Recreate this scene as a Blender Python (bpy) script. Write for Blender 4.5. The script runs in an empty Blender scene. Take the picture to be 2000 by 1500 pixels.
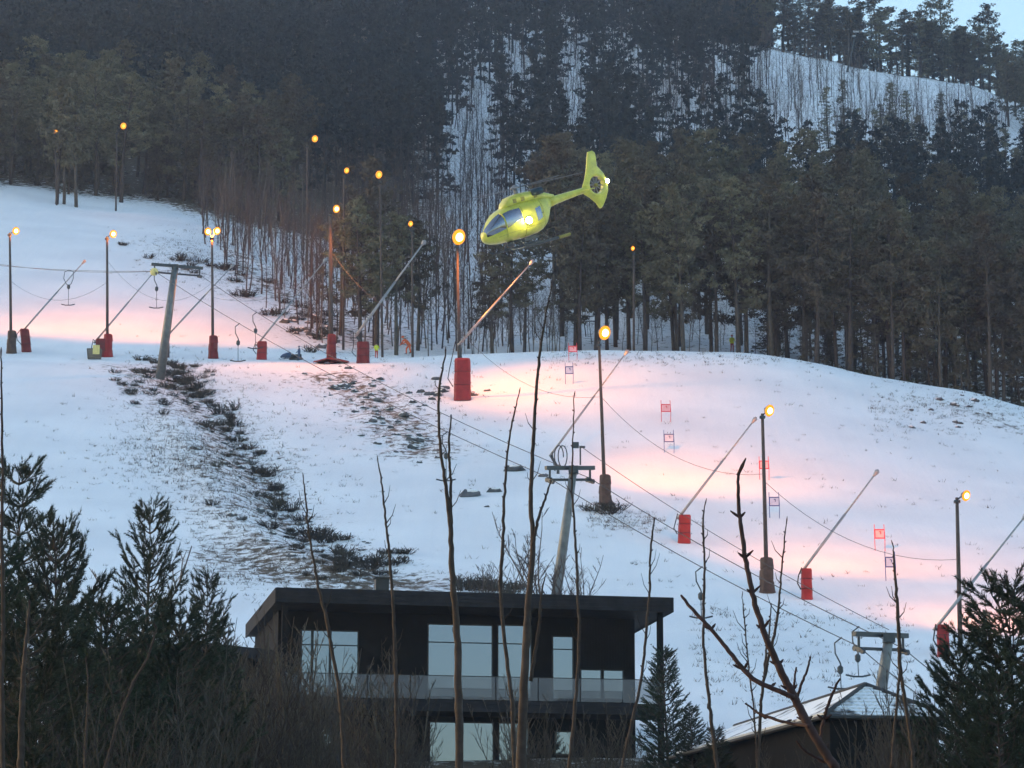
import bpy, math, random
import numpy as np
from mathutils import Vector, Matrix, Quaternion

random.seed(7); rng = np.random.default_rng(7)
R = math.radians
SC = bpy.context.scene
COL = SC.collection

# ------------------------------------------------------------ camera
F = 6000.0                               # focal length in pixels of a 2000 wide picture
TH = math.atan(1250 / 6000.0)            # looking up the hillside
cam_d = bpy.data.cameras.new('camera'); cam = bpy.data.objects.new('camera', cam_d); COL.objects.link(cam)
cam_d.sensor_width = 36; cam_d.lens = 36 * F / 2000; cam_d.clip_start = 0.5; cam_d.clip_end = 6000
cam.location = (0, 0, 0); cam.rotation_euler = (math.pi / 2 + TH, 0, 0)
SC.camera = cam

# ------------------------------------------------------------ sky, sun, exposure
SUN_EL, SUN_ROT = R(6.0), R(290)
W = bpy.data.worlds.new('World'); SC.world = W; W.use_nodes = True
wn = W.node_tree; wn.nodes.clear()
sky = wn.nodes.new('ShaderNodeTexSky'); sky.sky_type = 'NISHITA'; sky.sun_disc = False
sky.sun_elevation = SUN_EL; sky.sun_rotation = SUN_ROT; sky.air_density = 1.0; sky.dust_density = 1.5; sky.ozone_density = 1.6
bg = wn.nodes.new('ShaderNodeBackground'); bg.inputs[1].default_value = 0.12
wo = wn.nodes.new('ShaderNodeOutputWorld')
wn.links.new(sky.outputs[0], bg.inputs[0]); wn.links.new(bg.outputs[0], wo.inputs[0])
sd = bpy.data.lights.new('sun', 'SUN'); sun = bpy.data.objects.new('sun', sd); COL.objects.link(sun)
sd.energy = 0.05; sd.angle = R(40); sd.color = (1.0, 0.96, 0.93)
_s = Vector((math.sin(SUN_ROT) * math.cos(SUN_EL), math.cos(SUN_ROT) * math.cos(SUN_EL), math.sin(SUN_EL)))
sun.rotation_euler = _s.to_track_quat('Z', 'Y').to_euler()
vs = SC.view_settings; vs.view_transform = 'Standard'; vs.look = 'None'; vs.gamma = 1.0; vs.use_curve_mapping = False
vs.exposure = 2.5
LAMP_W = 800.0                          # watts of one floodlight
SC.cycles.use_adaptive_sampling = True; SC.cycles.adaptive_threshold = 0.02
SC.cycles.max_bounces = 4; SC.cycles.volume_bounces = 0; SC.cycles.diffuse_bounces = 1; SC.cycles.glossy_bounces = 3
SC.cycles.transparent_max_bounces = 6; SC.cycles.volume_step_rate = 4.0

# ------------------------------------------------------------ pixel <-> place
CT, ST = math.cos(TH), math.sin(TH)
def ray(px, py):
    a = (px - 1000) / F; b = (750 - py) / F
    return Vector((a, CT - b * ST, ST + b * CT))
def at(px, py, Y):
    r = ray(px, py); return r * (Y / r.y)
def slope_of(py):
    b = (750 - py) / F
    return (ST + b * CT) / (CT - b * ST)
def project(p):
    d = p[1] * CT + p[2] * ST; u = -p[1] * ST + p[2] * CT
    return 1000 + F * p[0] / d, 750 - F * u / d

# ------------------------------------------------------------ terrain height field
XS = np.array([-2600, -900, -200, 0, 150, 300, 450, 600, 700, 800, 900, 1050, 1200, 1450, 1600, 1700, 1800, 1900, 2000, 2200, 2900, 4600], float)
def row(y, n=22): return [y] * n
TAB = [
 (8, None, -1.7), (30, None, -0.4), (60, None, 3.0), (90, None, 6.3), (118, None, 9.5), (132, None, 12.6),
 (150, [1225, 1225, 1225, 1225, 1225, 1228, 1230, 1235, 1240, 1243, 1245, 1248, 1250, 1255, 1258, 1260, 1262, 1264, 1266, 1270, 1280, 1290]),
 (165, [1110, 1110, 1110, 1110, 1112, 1118, 1125, 1130, 1135, 1140, 1145, 1150, 1155, 1160, 1162, 1165, 1168, 1170, 1172, 1176, 1190, 1200]),
 (180, [1005, 1005, 1005, 1005, 1010, 1020, 1032, 1042, 1048, 1052, 1056, 1060, 1064, 1070, 1074, 1078, 1083, 1088, 1092, 1100, 1120, 1140]),
 (195, [905, 905, 905, 905, 912, 924, 938, 948, 955, 960, 963, 966, 970, 977, 983, 990, 998, 1006, 1013, 1028, 1060, 1090]),
 (210, [808, 808, 808, 808, 818, 834, 848, 856, 862, 866, 868, 869, 870, 876, 886, 897, 909, 920, 932, 955, 1010, 1060]),
 (225, [735, 735, 735, 738, 748, 764, 775, 780, 782, 782, 780, 778, 776, 780, 795, 812, 828, 842, 858, 892, 970, 1040]),
 (236, [702, 702, 702, 705, 712, 722, 724, 724, 722, 719, 714, 708, 704, 706, 724, 745, 764, 780, 806, 850, 950, 1040]),
 (246, [690, 690, 692, 695, 697, 700, 702, 703, 703, 700, 694, 688, 684, 690, 710, 733, 750, 766, 794, 842, 950, 1050]),
 (256, [650, 650, 655, 660, 662, 668, 675, 684, 692, 696, 696, 694, 692, 700, 722, 745, 764, 782, 810, 860, 970, 1070]),
 (275, [570, 570, 572, 576, 582, 592, 606, 622, 635, 645, 650, 655, 658, 668, 688, 705, 722, 745, 775, 830, 950, 1060]),
 (300, [478, 478, 478, 480, 486, 496, 518, 548, 562, 572, 578, 584, 588, 598, 612, 625, 640, 660, 690, 740, 860, 960]),
 (340, [372, 372, 370, 372, 392, 408, 430, 468, 482, 490, 494, 498, 500, 505, 512, 520, 530, 548, 570, 610, 700, 780]),
 (400, [265, 265, 265, 268, 275, 290, 320, 355, 370, 380, 382, 382, 382, 378, 378, 388, 400, 420, 440, 480, 560, 640]),
 (460, [180, 180, 180, 182, 186, 195, 215, 245, 258, 265, 266, 264, 258, 242, 240, 258, 275, 292, 310, 345, 420, 500]),
 (500, [130, 130, 130, 132, 135, 142, 158, 180, 190, 195, 195, 190, 180, 158, 158, 188, 208, 225, 248, 285, 360, 440]),
 (545, [80, 80, 80, 82, 86, 92, 102, 115, 122, 125, 122, 116, 106, 92, 113, 136, 152, 164, 198, 250, 340, 420]),
 (600, [30, 30, 30, 32, 35, 40, 45, 55, 60, 62, 60, 56, 55, 84, 122, 150, 170, 185, 222, 275, 370, 450]),
 (700, [-40, -40, -40, -40, -38, -34, -28, -20, -14, -10, -6, 0, 20, 78, 140, 180, 205, 225, 265, 320, 420, 500]),
 (900, [-130, -130, -130, -130, -130, -125, -120, -110, -100, -90, -80, -65, -20, 80, 170, 230, 260, 285, 330, 390, 490, 570]),
]
DN = np.array([r[0] for r in TAB], float)
ZT = np.zeros((len(TAB), len(XS)))
for i, r in enumerate(TAB):
    if r[1] is None: ZT[i] = r[2]
    else: ZT[i] = [slope_of(y) * r[0] for y in r[1]]
def pchip(x, Y, q):
    """monotone cubic along axis 0 of Y"""
    h = np.diff(x)[:, None]; d = np.diff(Y, axis=0) / h
    m = np.zeros_like(Y); m[0] = d[0]; m[-1] = d[-1]
    w1 = 2 * h[1:] + h[:-1]; w2 = h[1:] + 2 * h[:-1]
    same = d[:-1] * d[1:] > 0
    with np.errstate(all='ignore'):
        hm = (w1 + w2) / (w1 / d[:-1] + w2 / d[1:])
    m[1:-1] = np.where(same, hm, 0)
    k = np.clip(np.searchsorted(x, q) - 1, 0, len(x) - 2)
    t = ((q - x[k]) / (x[k + 1] - x[k]))[:, None]; hh = (x[k + 1] - x[k])[:, None]
    return ((1 + 2 * t) * (1 - t) ** 2 * Y[k] + t * (1 - t) ** 2 * hh * m[k] + t * t * (3 - 2 * t) * Y[k + 1] + t * t * (t - 1) * hh * m[k + 1])
US = (XS - 1000) / F / 0.985
ug = np.concatenate([np.linspace(-3600 / F, -1100 / F, 50, endpoint=False), np.linspace(-1100 / F, 1100 / F, 260, endpoint=False), np.linspace(1100 / F, 3600 / F, 51)])
dg = np.concatenate([np.linspace(8, 110, 40, endpoint=False), np.linspace(110, 350, 340, endpoint=False), np.linspace(350, 620, 130, endpoint=False), np.linspace(620, 900, 41)])
ZX = pchip(US, ZT.T, ug).T               # (Dn, ug)
ZG = pchip(DN, ZX, dg)                   # (dg, ug)
XG = dg[:, None] * ug[None, :]; YG = np.repeat(dg[:, None], len(ug), 1)

def hz(X, Y):
    u = X / Y
    i = int(np.clip(np.searchsorted(dg, Y) - 1, 0, len(dg) - 2)); j = int(np.clip(np.searchsorted(ug, u) - 1, 0, len(ug) - 2))
    a = (Y - dg[i]) / (dg[i + 1] - dg[i]); b = (u - ug[j]) / (ug[j + 1] - ug[j])
    return float((ZG[i, j] * (1 - b) + ZG[i, j + 1] * b) * (1 - a) + (ZG[i + 1, j] * (1 - b) + ZG[i + 1, j + 1] * b) * a)
def ground(px, py, d0=100.0, d1=800.0):
    r = ray(px, py); r = r / r.y; d = d0; st = 1.5
    while d < d1:
        if r.z * d < hz(r.x * d, d):
            lo, hi = d - st, d
            for _ in range(14):
                m = (lo + hi) / 2
                if r.z * m < hz(r.x * m, m): hi = m
                else: lo = m
            return Vector((r.x * hi, hi, hz(r.x * hi, hi)))
        d += st
    return Vector((r.x * d1, d1, hz(r.x * d1, d1)))
def on(X, Y, dz=0.0): return Vector((X, Y, hz(X, Y) + dz))

def seg_dist(P, A, B):
    ab = B - A; t = np.clip(((P - A) @ ab) / (ab @ ab), 0, 1)
    return np.linalg.norm(P - (A + t[..., None] * ab), axis=-1)
def poly_dist(pts):
    P = np.stack([XG, YG], -1); D = np.full(XG.shape, 1e9)
    for a, b in zip(pts[:-1], pts[1:]): D = np.minimum(D, seg_dist(P, np.array(a[:2]), np.array(b[:2])))
    return D
gully_px = [(330, 722), (385, 770), (440, 830), (480, 890), (525, 955), (560, 1010), (620, 1060), (700, 1100), (790, 1125)]
gully = [ground(*p) for p in gully_px]
gd = poly_dist(gully)
ZG = ZG - 0.55 * np.exp(-(gd / 2.0) ** 2)
shoul = [p + Vector((-3.2, -1.0, 0)) for p in gully[2:]]
ZG = ZG + 0.55 * np.exp(-(poly_dist(shoul) / 2.2) ** 2)
def vnoise(X, Y, s, seed):
    r = np.random.default_rng(seed); out = np.zeros_like(X)
    for k in range(7):
        a = r.uniform(0, 6.283); f = s * r.uniform(.6, 1.6); p = r.uniform(0, 6.283)
        out += np.sin((X * math.cos(a) + Y * math.sin(a)) * f + p)
    return out / 7
bump = 0.10 * vnoise(XG, YG, .35, 1) + 0.05 * vnoise(XG, YG, 1.1, 2)
EDGE = [(-400, 338), (0, 338), (150, 338), (300, 338), (380, 318), (450, 284), (540, 274), (600, 264), (700, 252), (800, 251), (1000, 252), (1450, 252), (1700, 250), (2000, 250), (2300, 250)]
rough_m = np.clip((YG - np.interp(XG / YG, [(e[0] - 1000) / F / .985 for e in EDGE], [e[1] for e in EDGE]) - 6) / 10, 0, 1)
bump = bump * (1 + 4 * rough_m) + rough_m * 0.35 * vnoise(XG, YG, .8, 3)
rockz = [ground(*p) for p in [(640, 735), (720, 770), (770, 820), (830, 880)]]
rd = poly_dist(rockz); bump += np.exp(-(rd / 5) ** 2) * 0.30 * vnoise(XG, YG, 1.7, 5)
ZG = ZG + bump * np.clip((YG - 60) / 60, 0.1, 1)
# earth showing through: gully, thin snow on the left field, upper bank, right rim
gd2 = poly_dist([p + Vector((-2.2, 0, 0)) for p in gully])
bare = 0.10 * np.exp(-(gd / 1.6) ** 2) + 0.36 * np.exp(-(gd2 / 6.5) ** 2)
bare += 0.46 * np.exp(-(rd / 4.5) ** 2)
bank = [ground(*p) for p in [(310, 470), (370, 505), (430, 545), (540, 600), (620, 660), (690, 690)]]
bare += 0.30 * np.exp(-(poly_dist(bank) / 6.0) ** 2)
rim = [ground(*p) for p in [(1860, 790), (1920, 810), (1990, 840)]]
bare += 0.35 * np.exp(-(poly_dist(rim) / 4.5) ** 2)
low = [ground(*p) for p in [(420, 1090), (560, 1130), (700, 1150), (900, 1150)]]
bare += 0.25 * np.exp(-(poly_dist(low) / 5.0) ** 2)
bare += 0.30 * rough_m
lf_ = np.clip((-.02 - XG / YG) / .02, 0, 1)
bare += lf_ * np.clip((YG - 338) / 8, 0, 1) * .4
bare = np.maximum(bare, np.clip((128 - YG) / 10, 0, 1) * 0.85)
bare = np.clip(bare, 0, 1)

# ------------------------------------------------------------ materials
def nodemat(name):
    m = bpy.data.materials.new(name); m.use_nodes = True
    return m, m.node_tree, m.node_tree.nodes['Principled BSDF']
def mat(name, c, rough=.7, var=.25, scale=3.0, metal=0.0, spec=.3, bump=0.0, rand=0.0, coat=0.0):
    m, nt, p = nodemat(name)
    p.inputs['Roughness'].default_value = rough; p.inputs['Metallic'].default_value = metal
    p.inputs['Specular IOR Level'].default_value = spec; p.inputs['Coat Weight'].default_value = coat
    tc = nt.nodes.new('ShaderNodeTexCoord'); nz = nt.nodes.new('ShaderNodeTexNoise')
    nz.inputs['Scale'].default_value = scale; nz.inputs['Detail'].default_value = 4
    nt.links.new(tc.outputs['Object'], nz.inputs['Vector'])
    rp = nt.nodes.new('ShaderNodeValToRGB')
    rp.color_ramp.elements[0].position = .3; rp.color_ramp.elements[1].position = .7
    rp.color_ramp.elements[0].color = (*[x * (1 - var) for x in c], 1); rp.color_ramp.elements[1].color = (*[min(1, x * (1 + var)) for x in c], 1)
    nt.links.new(nz.outputs['Fac'], rp.inputs['Fac']); out = rp.outputs['Color']
    if rand:
        oi = nt.nodes.new('ShaderNodeObjectInfo'); mr = nt.nodes.new('ShaderNodeMapRange')
        mr.inputs['To Min'].default_value = 1 - rand; mr.inputs['To Max'].default_value = 1 + rand
        nt.links.new(oi.outputs['Random'], mr.inputs['Value'])
        hs = nt.nodes.new('ShaderNodeHueSaturation'); nt.links.new(mr.outputs[0], hs.inputs['Value'])
        mr2 = nt.nodes.new('ShaderNodeMapRange'); mr2.inputs['To Min'].default_value = .46; mr2.inputs['To Max'].default_value = .53
        nt.links.new(oi.outputs['Random'], mr2.inputs['Value']); nt.links.new(mr2.outputs[0], hs.inputs['Hue'])
        nt.links.new(out, hs.inputs['Color']); out = hs.outputs['Color']
    nt.links.new(out, p.inputs['Base Color'])
    if bump:
        b = nt.nodes.new('ShaderNodeBump'); b.inputs['Strength'].default_value = bump; b.inputs['Distance'].default_value = .05
        nt.links.new(nz.outputs['Fac'], b.inputs['Height']); nt.links.new(b.outputs[0], p.inputs['Normal'])
    return m
def emis(name, c, s):
    m = bpy.data.materials.new(name); m.use_nodes = True; nt = m.node_tree; nt.nodes.clear()
    e = nt.nodes.new('ShaderNodeEmission'); e.inputs[0].default_value = (*c, 1); e.inputs[1].default_value = s
    o = nt.nodes.new('ShaderNodeOutputMaterial'); nt.links.new(e.outputs[0], o.inputs[0]); return m
def glassmat(name, c, refl, trans, rough=.02, tint=(.72, .82, 1.0)):
    m = bpy.data.materials.new(name); m.use_nodes = True; nt = m.node_tree; nt.nodes.clear()
    o = nt.nodes.new('ShaderNodeOutputMaterial'); g = nt.nodes.new('ShaderNodeBsdfGlossy'); g.inputs['Roughness'].default_value = rough; g.inputs['Color'].default_value = (*tint, 1)
    d = nt.nodes.new('ShaderNodeBsdfDiffuse'); d.inputs[0].default_value = (*c, 1)
    t = nt.nodes.new('ShaderNodeBsdfTransparent'); m1 = nt.nodes.new('ShaderNodeMixShader'); m2 = nt.nodes.new('ShaderNodeMixShader')
    m1.inputs[0].default_value = trans; nt.links.new(d.outputs[0], m1.inputs[1]); nt.links.new(t.outputs[0], m1.inputs[2])
    m2.inputs[0].default_value = refl; nt.links.new(m1.outputs[0], m2.inputs[1]); nt.links.new(g.outputs[0], m2.inputs[2])
    tc = nt.nodes.new('ShaderNodeTexCoord'); nz = nt.nodes.new('ShaderNodeTexNoise'); nz.inputs['Scale'].default_value = .7
    nt.links.new(tc.outputs['Object'], nz.inputs['Vector']); b = nt.nodes.new('ShaderNodeBump'); b.inputs['Strength'].default_value = .03
    nt.links.new(nz.outputs['Fac'], b.inputs['Height']); nt.links.new(b.outputs[0], g.inputs['Normal'])
    nt.links.new(m2.outputs[0], o.inputs[0]); return m

M = {}
def snow_mat():
    m, nt, p = nodemat('snow'); L = nt.links.new; N = nt.nodes.new
    p.inputs['Roughness'].default_value = .75; p.inputs['Specular IOR Level'].default_value = .15
    tc = N('ShaderNodeTexCoord')
    n1 = N('ShaderNodeTexNoise'); n1.inputs['Scale'].default_value = .12; n1.inputs['Detail'].default_value = 6; L(tc.outputs['Object'], n1.inputs['Vector'])
    r1 = N('ShaderNodeValToRGB'); r1.color_ramp.elements[0].color = (.765, .765, .79, 1); r1.color_ramp.elements[1].color = (.875, .872, .885, 1)
    r1.color_ramp.elements[0].position = .3; r1.color_ramp.elements[1].position = .65; L(n1.outputs['Fac'], r1.inputs['Fac'])
    # groomed streaks running down the fall line
    mp = N('ShaderNodeMapping'); mp.inputs['Rotation'].default_value = (0, 0, R(32)); mp.inputs['Scale'].default_value = (1.6, .05, .05); L(tc.outputs['Object'], mp.inputs['Vector'])
    n3 = N('ShaderNodeTexNoise'); n3.inputs['Scale'].default_value = 1.0; n3.inputs['Detail'].default_value = 3; L(mp.outputs[0], n3.inputs['Vector'])
    r3 = N('ShaderNodeValToRGB'); r3.color_ramp.elements[0].color = (.93, .93, .94, 1); r3.color_ramp.elements[1].color = (1, 1, 1, 1); L(n3.outputs['Fac'], r3.inputs['Fac'])
    mx0 = N('ShaderNodeMix'); mx0.data_type = 'RGBA'; mx0.blend_type = 'MULTIPLY'; mx0.inputs['Factor'].default_value = 1
    L(r1.outputs['Color'], mx0.inputs['A']); L(r3.outputs['Color'], mx0.inputs['B'])
    # grass and earth breaking through where the snow is thin
    at_ = N('ShaderNodeAttribute'); at_.attribute_name = 'bare'
    n2 = N('ShaderNodeTexNoise'); n2.inputs['Scale'].default_value = 1.5; n2.inputs['Detail'].default_value = 9; n2.inputs['Roughness'].default_value = .72; L(tc.outputs['Object'], n2.inputs['Vector'])
    ad = N('ShaderNodeMath'); ad.operation = 'MULTIPLY_ADD'; ad.inputs[1].default_value = .55; L(at_.outputs['Fac'], ad.inputs[0]); L(n2.outputs['Fac'], ad.inputs[2])
    r2 = N('ShaderNodeValToRGB'); r2.color_ramp.elements[0].position = .70; r2.color_ramp.elements[1].position = .80
    r2.color_ramp.elements[0].color = (0, 0, 0, 1); r2.color_ramp.elements[1].color = (1, 1, 1, 1); L(ad.outputs[0], r2.inputs['Fac'])
    n4 = N('ShaderNodeTexNoise'); n4.inputs['Scale'].default_value = 4; n4.inputs['Detail'].default_value = 5; L(tc.outputs['Object'], n4.inputs['Vector'])
    r4 = N('ShaderNodeValToRGB'); r4.color_ramp.elements[0].color = (.035, .028, .022, 1); r4.color_ramp.elements[1].color = (.17, .125, .085, 1); L(n4.outputs['Fac'], r4.inputs['Fac'])
    mx = N('ShaderNodeMix'); mx.data_type = 'RGBA'; L(r2.outputs['Color'], mx.inputs['Factor']); L(mx0.outputs['Result'], mx.inputs['A']); L(r4.outputs['Color'], mx.inputs['B'])
    L(mx.outputs['Result'], p.inputs['Base Color'])
    b = N('ShaderNodeBump'); b.inputs['Strength'].default_value = .45; b.inputs['Distance'].default_value = .12
    n5 = N('ShaderNodeTexNoise'); n5.inputs['Scale'].default_value = 5.0; n5.inputs['Detail'].default_value = 5; n5.inputs['Roughness'].default_value = .7; L(tc.outputs['Object'], n5.inputs['Vector'])
    hs = N('ShaderNodeMath'); hs.operation = 'MULTIPLY_ADD'; hs.inputs[1].default_value = .6; L(n5.outputs['Fac'], hs.inputs[0]); L(n2.outputs['Fac'], hs.inputs[2])
    h2 = N('ShaderNodeMath'); h2.operation = 'MULTIPLY_ADD'; h2.inputs[1].default_value = .5; L(n3.outputs['Fac'], h2.inputs[0]); L(hs.outputs[0], h2.inputs[2])
    L(h2.outputs[0], b.inputs['Height']); L(b.outputs[0], p.inputs['Normal'])
    return m
M['snow'] = snow_mat()
M['needle'] = mat('pine_needles', (.098, .086, .058), .85, .4, .6, rand=.42)
M['needle_far'] = mat('spruce_needles_far', (.020, .025, .027), .9, .4, .05)
M['needle_near'] = mat('pine_needles_near', (.022, .034, .020), .8, .4, 2.0, rand=.2)
M['bark'] = mat('pine_bark', (.06, .047, .04), .9, .35, 2.5, rand=.25)
M['birch'] = mat('birch_bark', (.12, .105, .095), .9, .4, 2.0, rand=.3)
M['twig'] = mat('twigs', (.075, .055, .048), .9, .3, 1.0, rand=.35)
M['stem'] = mat('young_stem_bark', (.036, .025, .021), .85, .35, 9.0, bump=.4)
M['stem_red'] = mat('red_twig_bark', (.030, .014, .014), .8, .3, 9.0)
M['brush'] = mat('brush_twigs', (.045, .037, .030), .9, .3, 1.5, rand=.3)
M['grass'] = mat('dry_grass', (.085, .062, .042), .95, .5, .8)
M['shrub'] = mat('low_shrub', (.045, .040, .034), .95, .4, 1.2, rand=.35)
M['rock'] = mat('rock', (.075, .078, .085), .85, .45, 1.6, bump=.6, rand=.3)
M['pole'] = mat('pole_wood', (.075, .055, .048), .8, .25, 3)
M['steel'] = mat('galvanised_steel', (.15, .155, .155), .5, .2, 3, metal=.5)
M['dark_steel'] = mat('dark_steel', (.055, .06, .065), .5, .2, 3, metal=.4)
M['cable'] = mat('cable', (.04, .04, .045), .6, .1, 2)
M['red'] = mat('red_padding', (.29, .020, .022), .6, .22, 2.2, bump=.25)
M['dark_red'] = mat('worn_red_padding', (.16, .018, .02), .7, .35, 2.5, bump=.25)
M['brown_pad'] = mat('brown_padding', (.075, .045, .036), .8, .35, 3, bump=.3)
M['alu'] = mat('lance_aluminium', (.30, .30, .31), .45, .15, 2, metal=.55)
M['hose'] = mat('hose', (.03, .03, .033), .6, .1, 2)
M['wood'] = mat('weathered_wood', (.16, .125, .09), .85, .3, 4, bump=.3)
M['sign_y'] = mat('yellow_sign', (.70, .58, .22), .6, .2, 6)
M['plastic_red'] = mat('gate_red', (.55, .04, .07), .5, .1, 4)
M['plastic_blue'] = mat('gate_blue', (.05, .09, .26), .5, .1, 4)
M['net_red'] = mat('gate_cloth_red', (.70, .42, .48), .7, .1, 4)
M['net_blue'] = mat('gate_cloth_blue', (.50, .56, .74), .7, .1, 4)
M['yellow'] = mat('heli_yellow', (.50, .49, .05), .38, .18, 2.4, spec=.5, coat=.3)
M['yellow_d'] = mat('heli_yellow_seam', (.20, .18, .03), .5, .2, 2)
M['black'] = mat('black_paint', (.015, .016, .018), .4, .2, 3)
M['grey'] = mat('grey_paint', (.2, .2, .21), .5, .2, 3)
M['heli_glass'] = glassmat('tinted_screen', (.045, .04, .045), .22, .0)
M['teal'] = mat('exhaust_metal', (.03, .05, .06), .35, .3, 5, metal=.7)
M['lamp_hot'] = emis('lamp_sodium', (1.0, .56, .18), 2.6)
M['lamp_glow'] = emis('lamp_reflector_glow', (1.0, .30, .02), .36)
M['lamp_warm'] = emis('lamp_sodium_turned_away', (1.0, .42, .08), .55)
M['lamp_white'] = emis('aircraft_lamp', (1.0, .86, .50), 40)
M['clad'] = mat('black_timber_cladding', (.0052, .0052, .006), .8, .35, 2.2, bump=.3, spec=.08)
M['fascia'] = mat('dark_fascia_boards', (.018, .018, .022), .8, .3, 2.5, bump=.3, spec=.12)
M['pane'] = glassmat('window_pane', (.02, .025, .03), .20, .0, tint=(.58, .70, 1.0))
M['bal'] = glassmat('balustrade_glass', (.045, .05, .06), .035, .6, tint=(.68, .70, 1.0))
M['frame'] = mat('window_frame', (.02, .02, .022), .5, .2, 3)
M['curtain'] = mat('pale_blind', (.33, .31, .33), .8, .1, 3)
def roof_snow():
    m, nt, p = nodemat('snow_dusted_tiles'); L = nt.links.new; N = nt.nodes.new
    tc = N('ShaderNodeTexCoord'); n = N('ShaderNodeTexNoise'); n.inputs['Scale'].default_value = 1.1; n.inputs['Detail'].default_value = 6; L(tc.outputs['Object'], n.inputs['Vector'])
    r = N('ShaderNodeValToRGB'); r.color_ramp.elements[0].position = .34; r.color_ramp.elements[1].position = .44
    r.color_ramp.elements[0].color = (.06, .06, .065, 1); r.color_ramp.elements[1].color = (.72, .74, .78, 1); L(n.outputs['Fac'], r.inputs['Fac'])
    L(r.outputs['Color'], p.inputs['Base Color']); p.inputs['Roughness'].default_value = .8; return m
M['roof_snow'] = roof_snow()
M['tile'] = mat('roof_tile', (.04, .04, .045), .7, .3, 4)
for k, c in dict(cloth_orange=(.75, .16, .06), cloth_yellow=(.62, .68, .05), cloth_red=(.42, .04, .03), cloth_blue=(.05, .085, .16), skin=(.45, .27, .2), helmet=(.03, .03, .03), cloth_dark=(.03, .03, .04)).items():
    M[k] = mat(k, c, .8, .15, 6)

# ------------------------------------------------------------ mesh building helpers
class MB:
    def __init__(s): s.v = []; s.f = []; s.m = []
    def add(s, vs, fs, mi=0):
        o = len(s.v); s.v.extend([tuple(x) for x in vs]); s.f.extend([tuple(i + o for i in f) for f in fs]); s.m.extend([mi] * len(fs)); return s
    def box(s, c, sz, rot=None, mi=0, taper=(1, 1)):
        hx, hy, hz_ = sz[0] / 2, sz[1] / 2, sz[2] / 2; vs = []
        for z in (-1, 1):
            tx, ty = taper if z > 0 else (1, 1)
            for x, y in ((-1, -1), (1, -1), (1, 1), (-1, 1)): vs.append(Vector((x * hx * tx, y * hy * ty, z * hz_)))
        if rot is not None: vs = [rot @ v for v in vs]
        c = Vector(c)
        return s.add([v + c for v in vs], [(3, 2, 1, 0), (4, 5, 6, 7), (0, 1, 5, 4), (1, 2, 6, 5), (2, 3, 7, 6), (3, 0, 4, 7)], mi)
    def hexa(s, p, mi=0):
        return s.add(p, [(3, 2, 1, 0), (4, 5, 6, 7), (0, 1, 5, 4), (1, 2, 6, 5), (2, 3, 7, 6), (3, 0, 4, 7)], mi)
    def tube(s, pts, rad, n=6, cap=True, mi=0):
        pts = [Vector(p) for p in pts]
        if not hasattr(rad, '__len__'): rad = [rad] * len(pts)
        rings = []; ref = None
        for i, p in enumerate(pts):
            t = (pts[min(i + 1, len(pts) - 1)] - pts[max(i - 1, 0)])
            if t.length < 1e-9: t = Vector((0, 0, 1))
            t.normalize()
            if ref is None: ref = t.orthogonal().normalized()
            ref = (ref - t * ref.dot(t));
            if ref.length < 1e-6: ref = t.orthogonal()
            ref.normalize(); b = t.cross(ref)
            rings.append([p + (ref * math.cos(6.28318 * k / n) + b * math.sin(6.28318 * k / n)) * rad[i] for k in range(n)])
        vs = [v for r in rings for v in r]; fs = []
        for i in range(len(pts) - 1):
            for k in range(n): fs.append((i * n + k, i * n + (k + 1) % n, (i + 1) * n + (k + 1) % n, (i + 1) * n + k))
        if cap and n > 2: fs += [tuple(range(n - 1, -1, -1)), tuple((len(pts) - 1) * n + k for k in range(n))]
        return s.add(vs, fs, mi)
    def loft(s, rings, cap=True, mi=0):
        n = len(rings[0]); vs = [v for r in rings for v in r]; fs = []
        for i in range(len(rings) - 1):
            for k in range(n): fs.append((i * n + k, i * n + (k + 1) % n, (i + 1) * n + (k + 1) % n, (i + 1) * n + k))
        if cap: fs += [tuple(range(n - 1, -1, -1)), tuple((len(rings) - 1) * n + k for k in range(n))]
        return s.add(vs, fs, mi)
    def ball(s, c, r, nu=8, nv=6, sq=(1, 1, 1), mi=0):
        c = Vector(c); rings = []
        for i in range(nv + 1):
            a = math.pi * (i / nv) * .998 + .001
            rings.append([c + Vector((math.sin(a) * math.cos(6.28318 * k / nu) * sq[0], math.sin(a) * math.sin(6.28318 * k / nu) * sq[1], math.cos(a) * sq[2])) * r for k in range(nu)])
        return s.loft(rings[::-1], True, mi)
    def mesh(s, name, mats, smooth=False, off=None):
        me = bpy.data.meshes.new(name)
        v = s.v if off is None else [(a[0] - off[0], a[1] - off[1], a[2] - off[2]) for a in s.v]
        me.from_pydata(v, [], s.f)
        for m in (mats if isinstance(mats, (list, tuple)) else [mats]): me.materials.append(m)
        if any(s.m): me.polygons.foreach_set('material_index', s.m)
        if smooth: me.polygons.foreach_set('use_smooth', [True] * len(me.polygons))
        me.update(); return me
    def build(s, name, m, parent=None, smooth=False, local=False):
        """coordinates are world ones unless local"""
        off = None
        if parent is not None and not local:
            off = parent.location.copy(); q = parent.parent
            while q is not None: off += q.location; q = q.parent
        o = bpy.data.objects.new(name, s.mesh(name, m, smooth, off)); COL.objects.link(o); o.parent = parent
        return o
def thing(name, label, cat, loc=(0, 0, 0), group=None):
    o = bpy.data.objects.new(name, None); COL.objects.link(o); o.location = loc; o.empty_display_size = .3
    o['label'] = label; o['category'] = cat
    if group: o['group'] = group
    return o
def tag(o, label, cat, group=None):
    o['label'] = label; o['category'] = cat
    if group: o['group'] = group
    return o
def inst(name, me, parent):
    o = bpy.data.objects.new(name, me); COL.objects.link(o); o.parent = parent; return o
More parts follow.
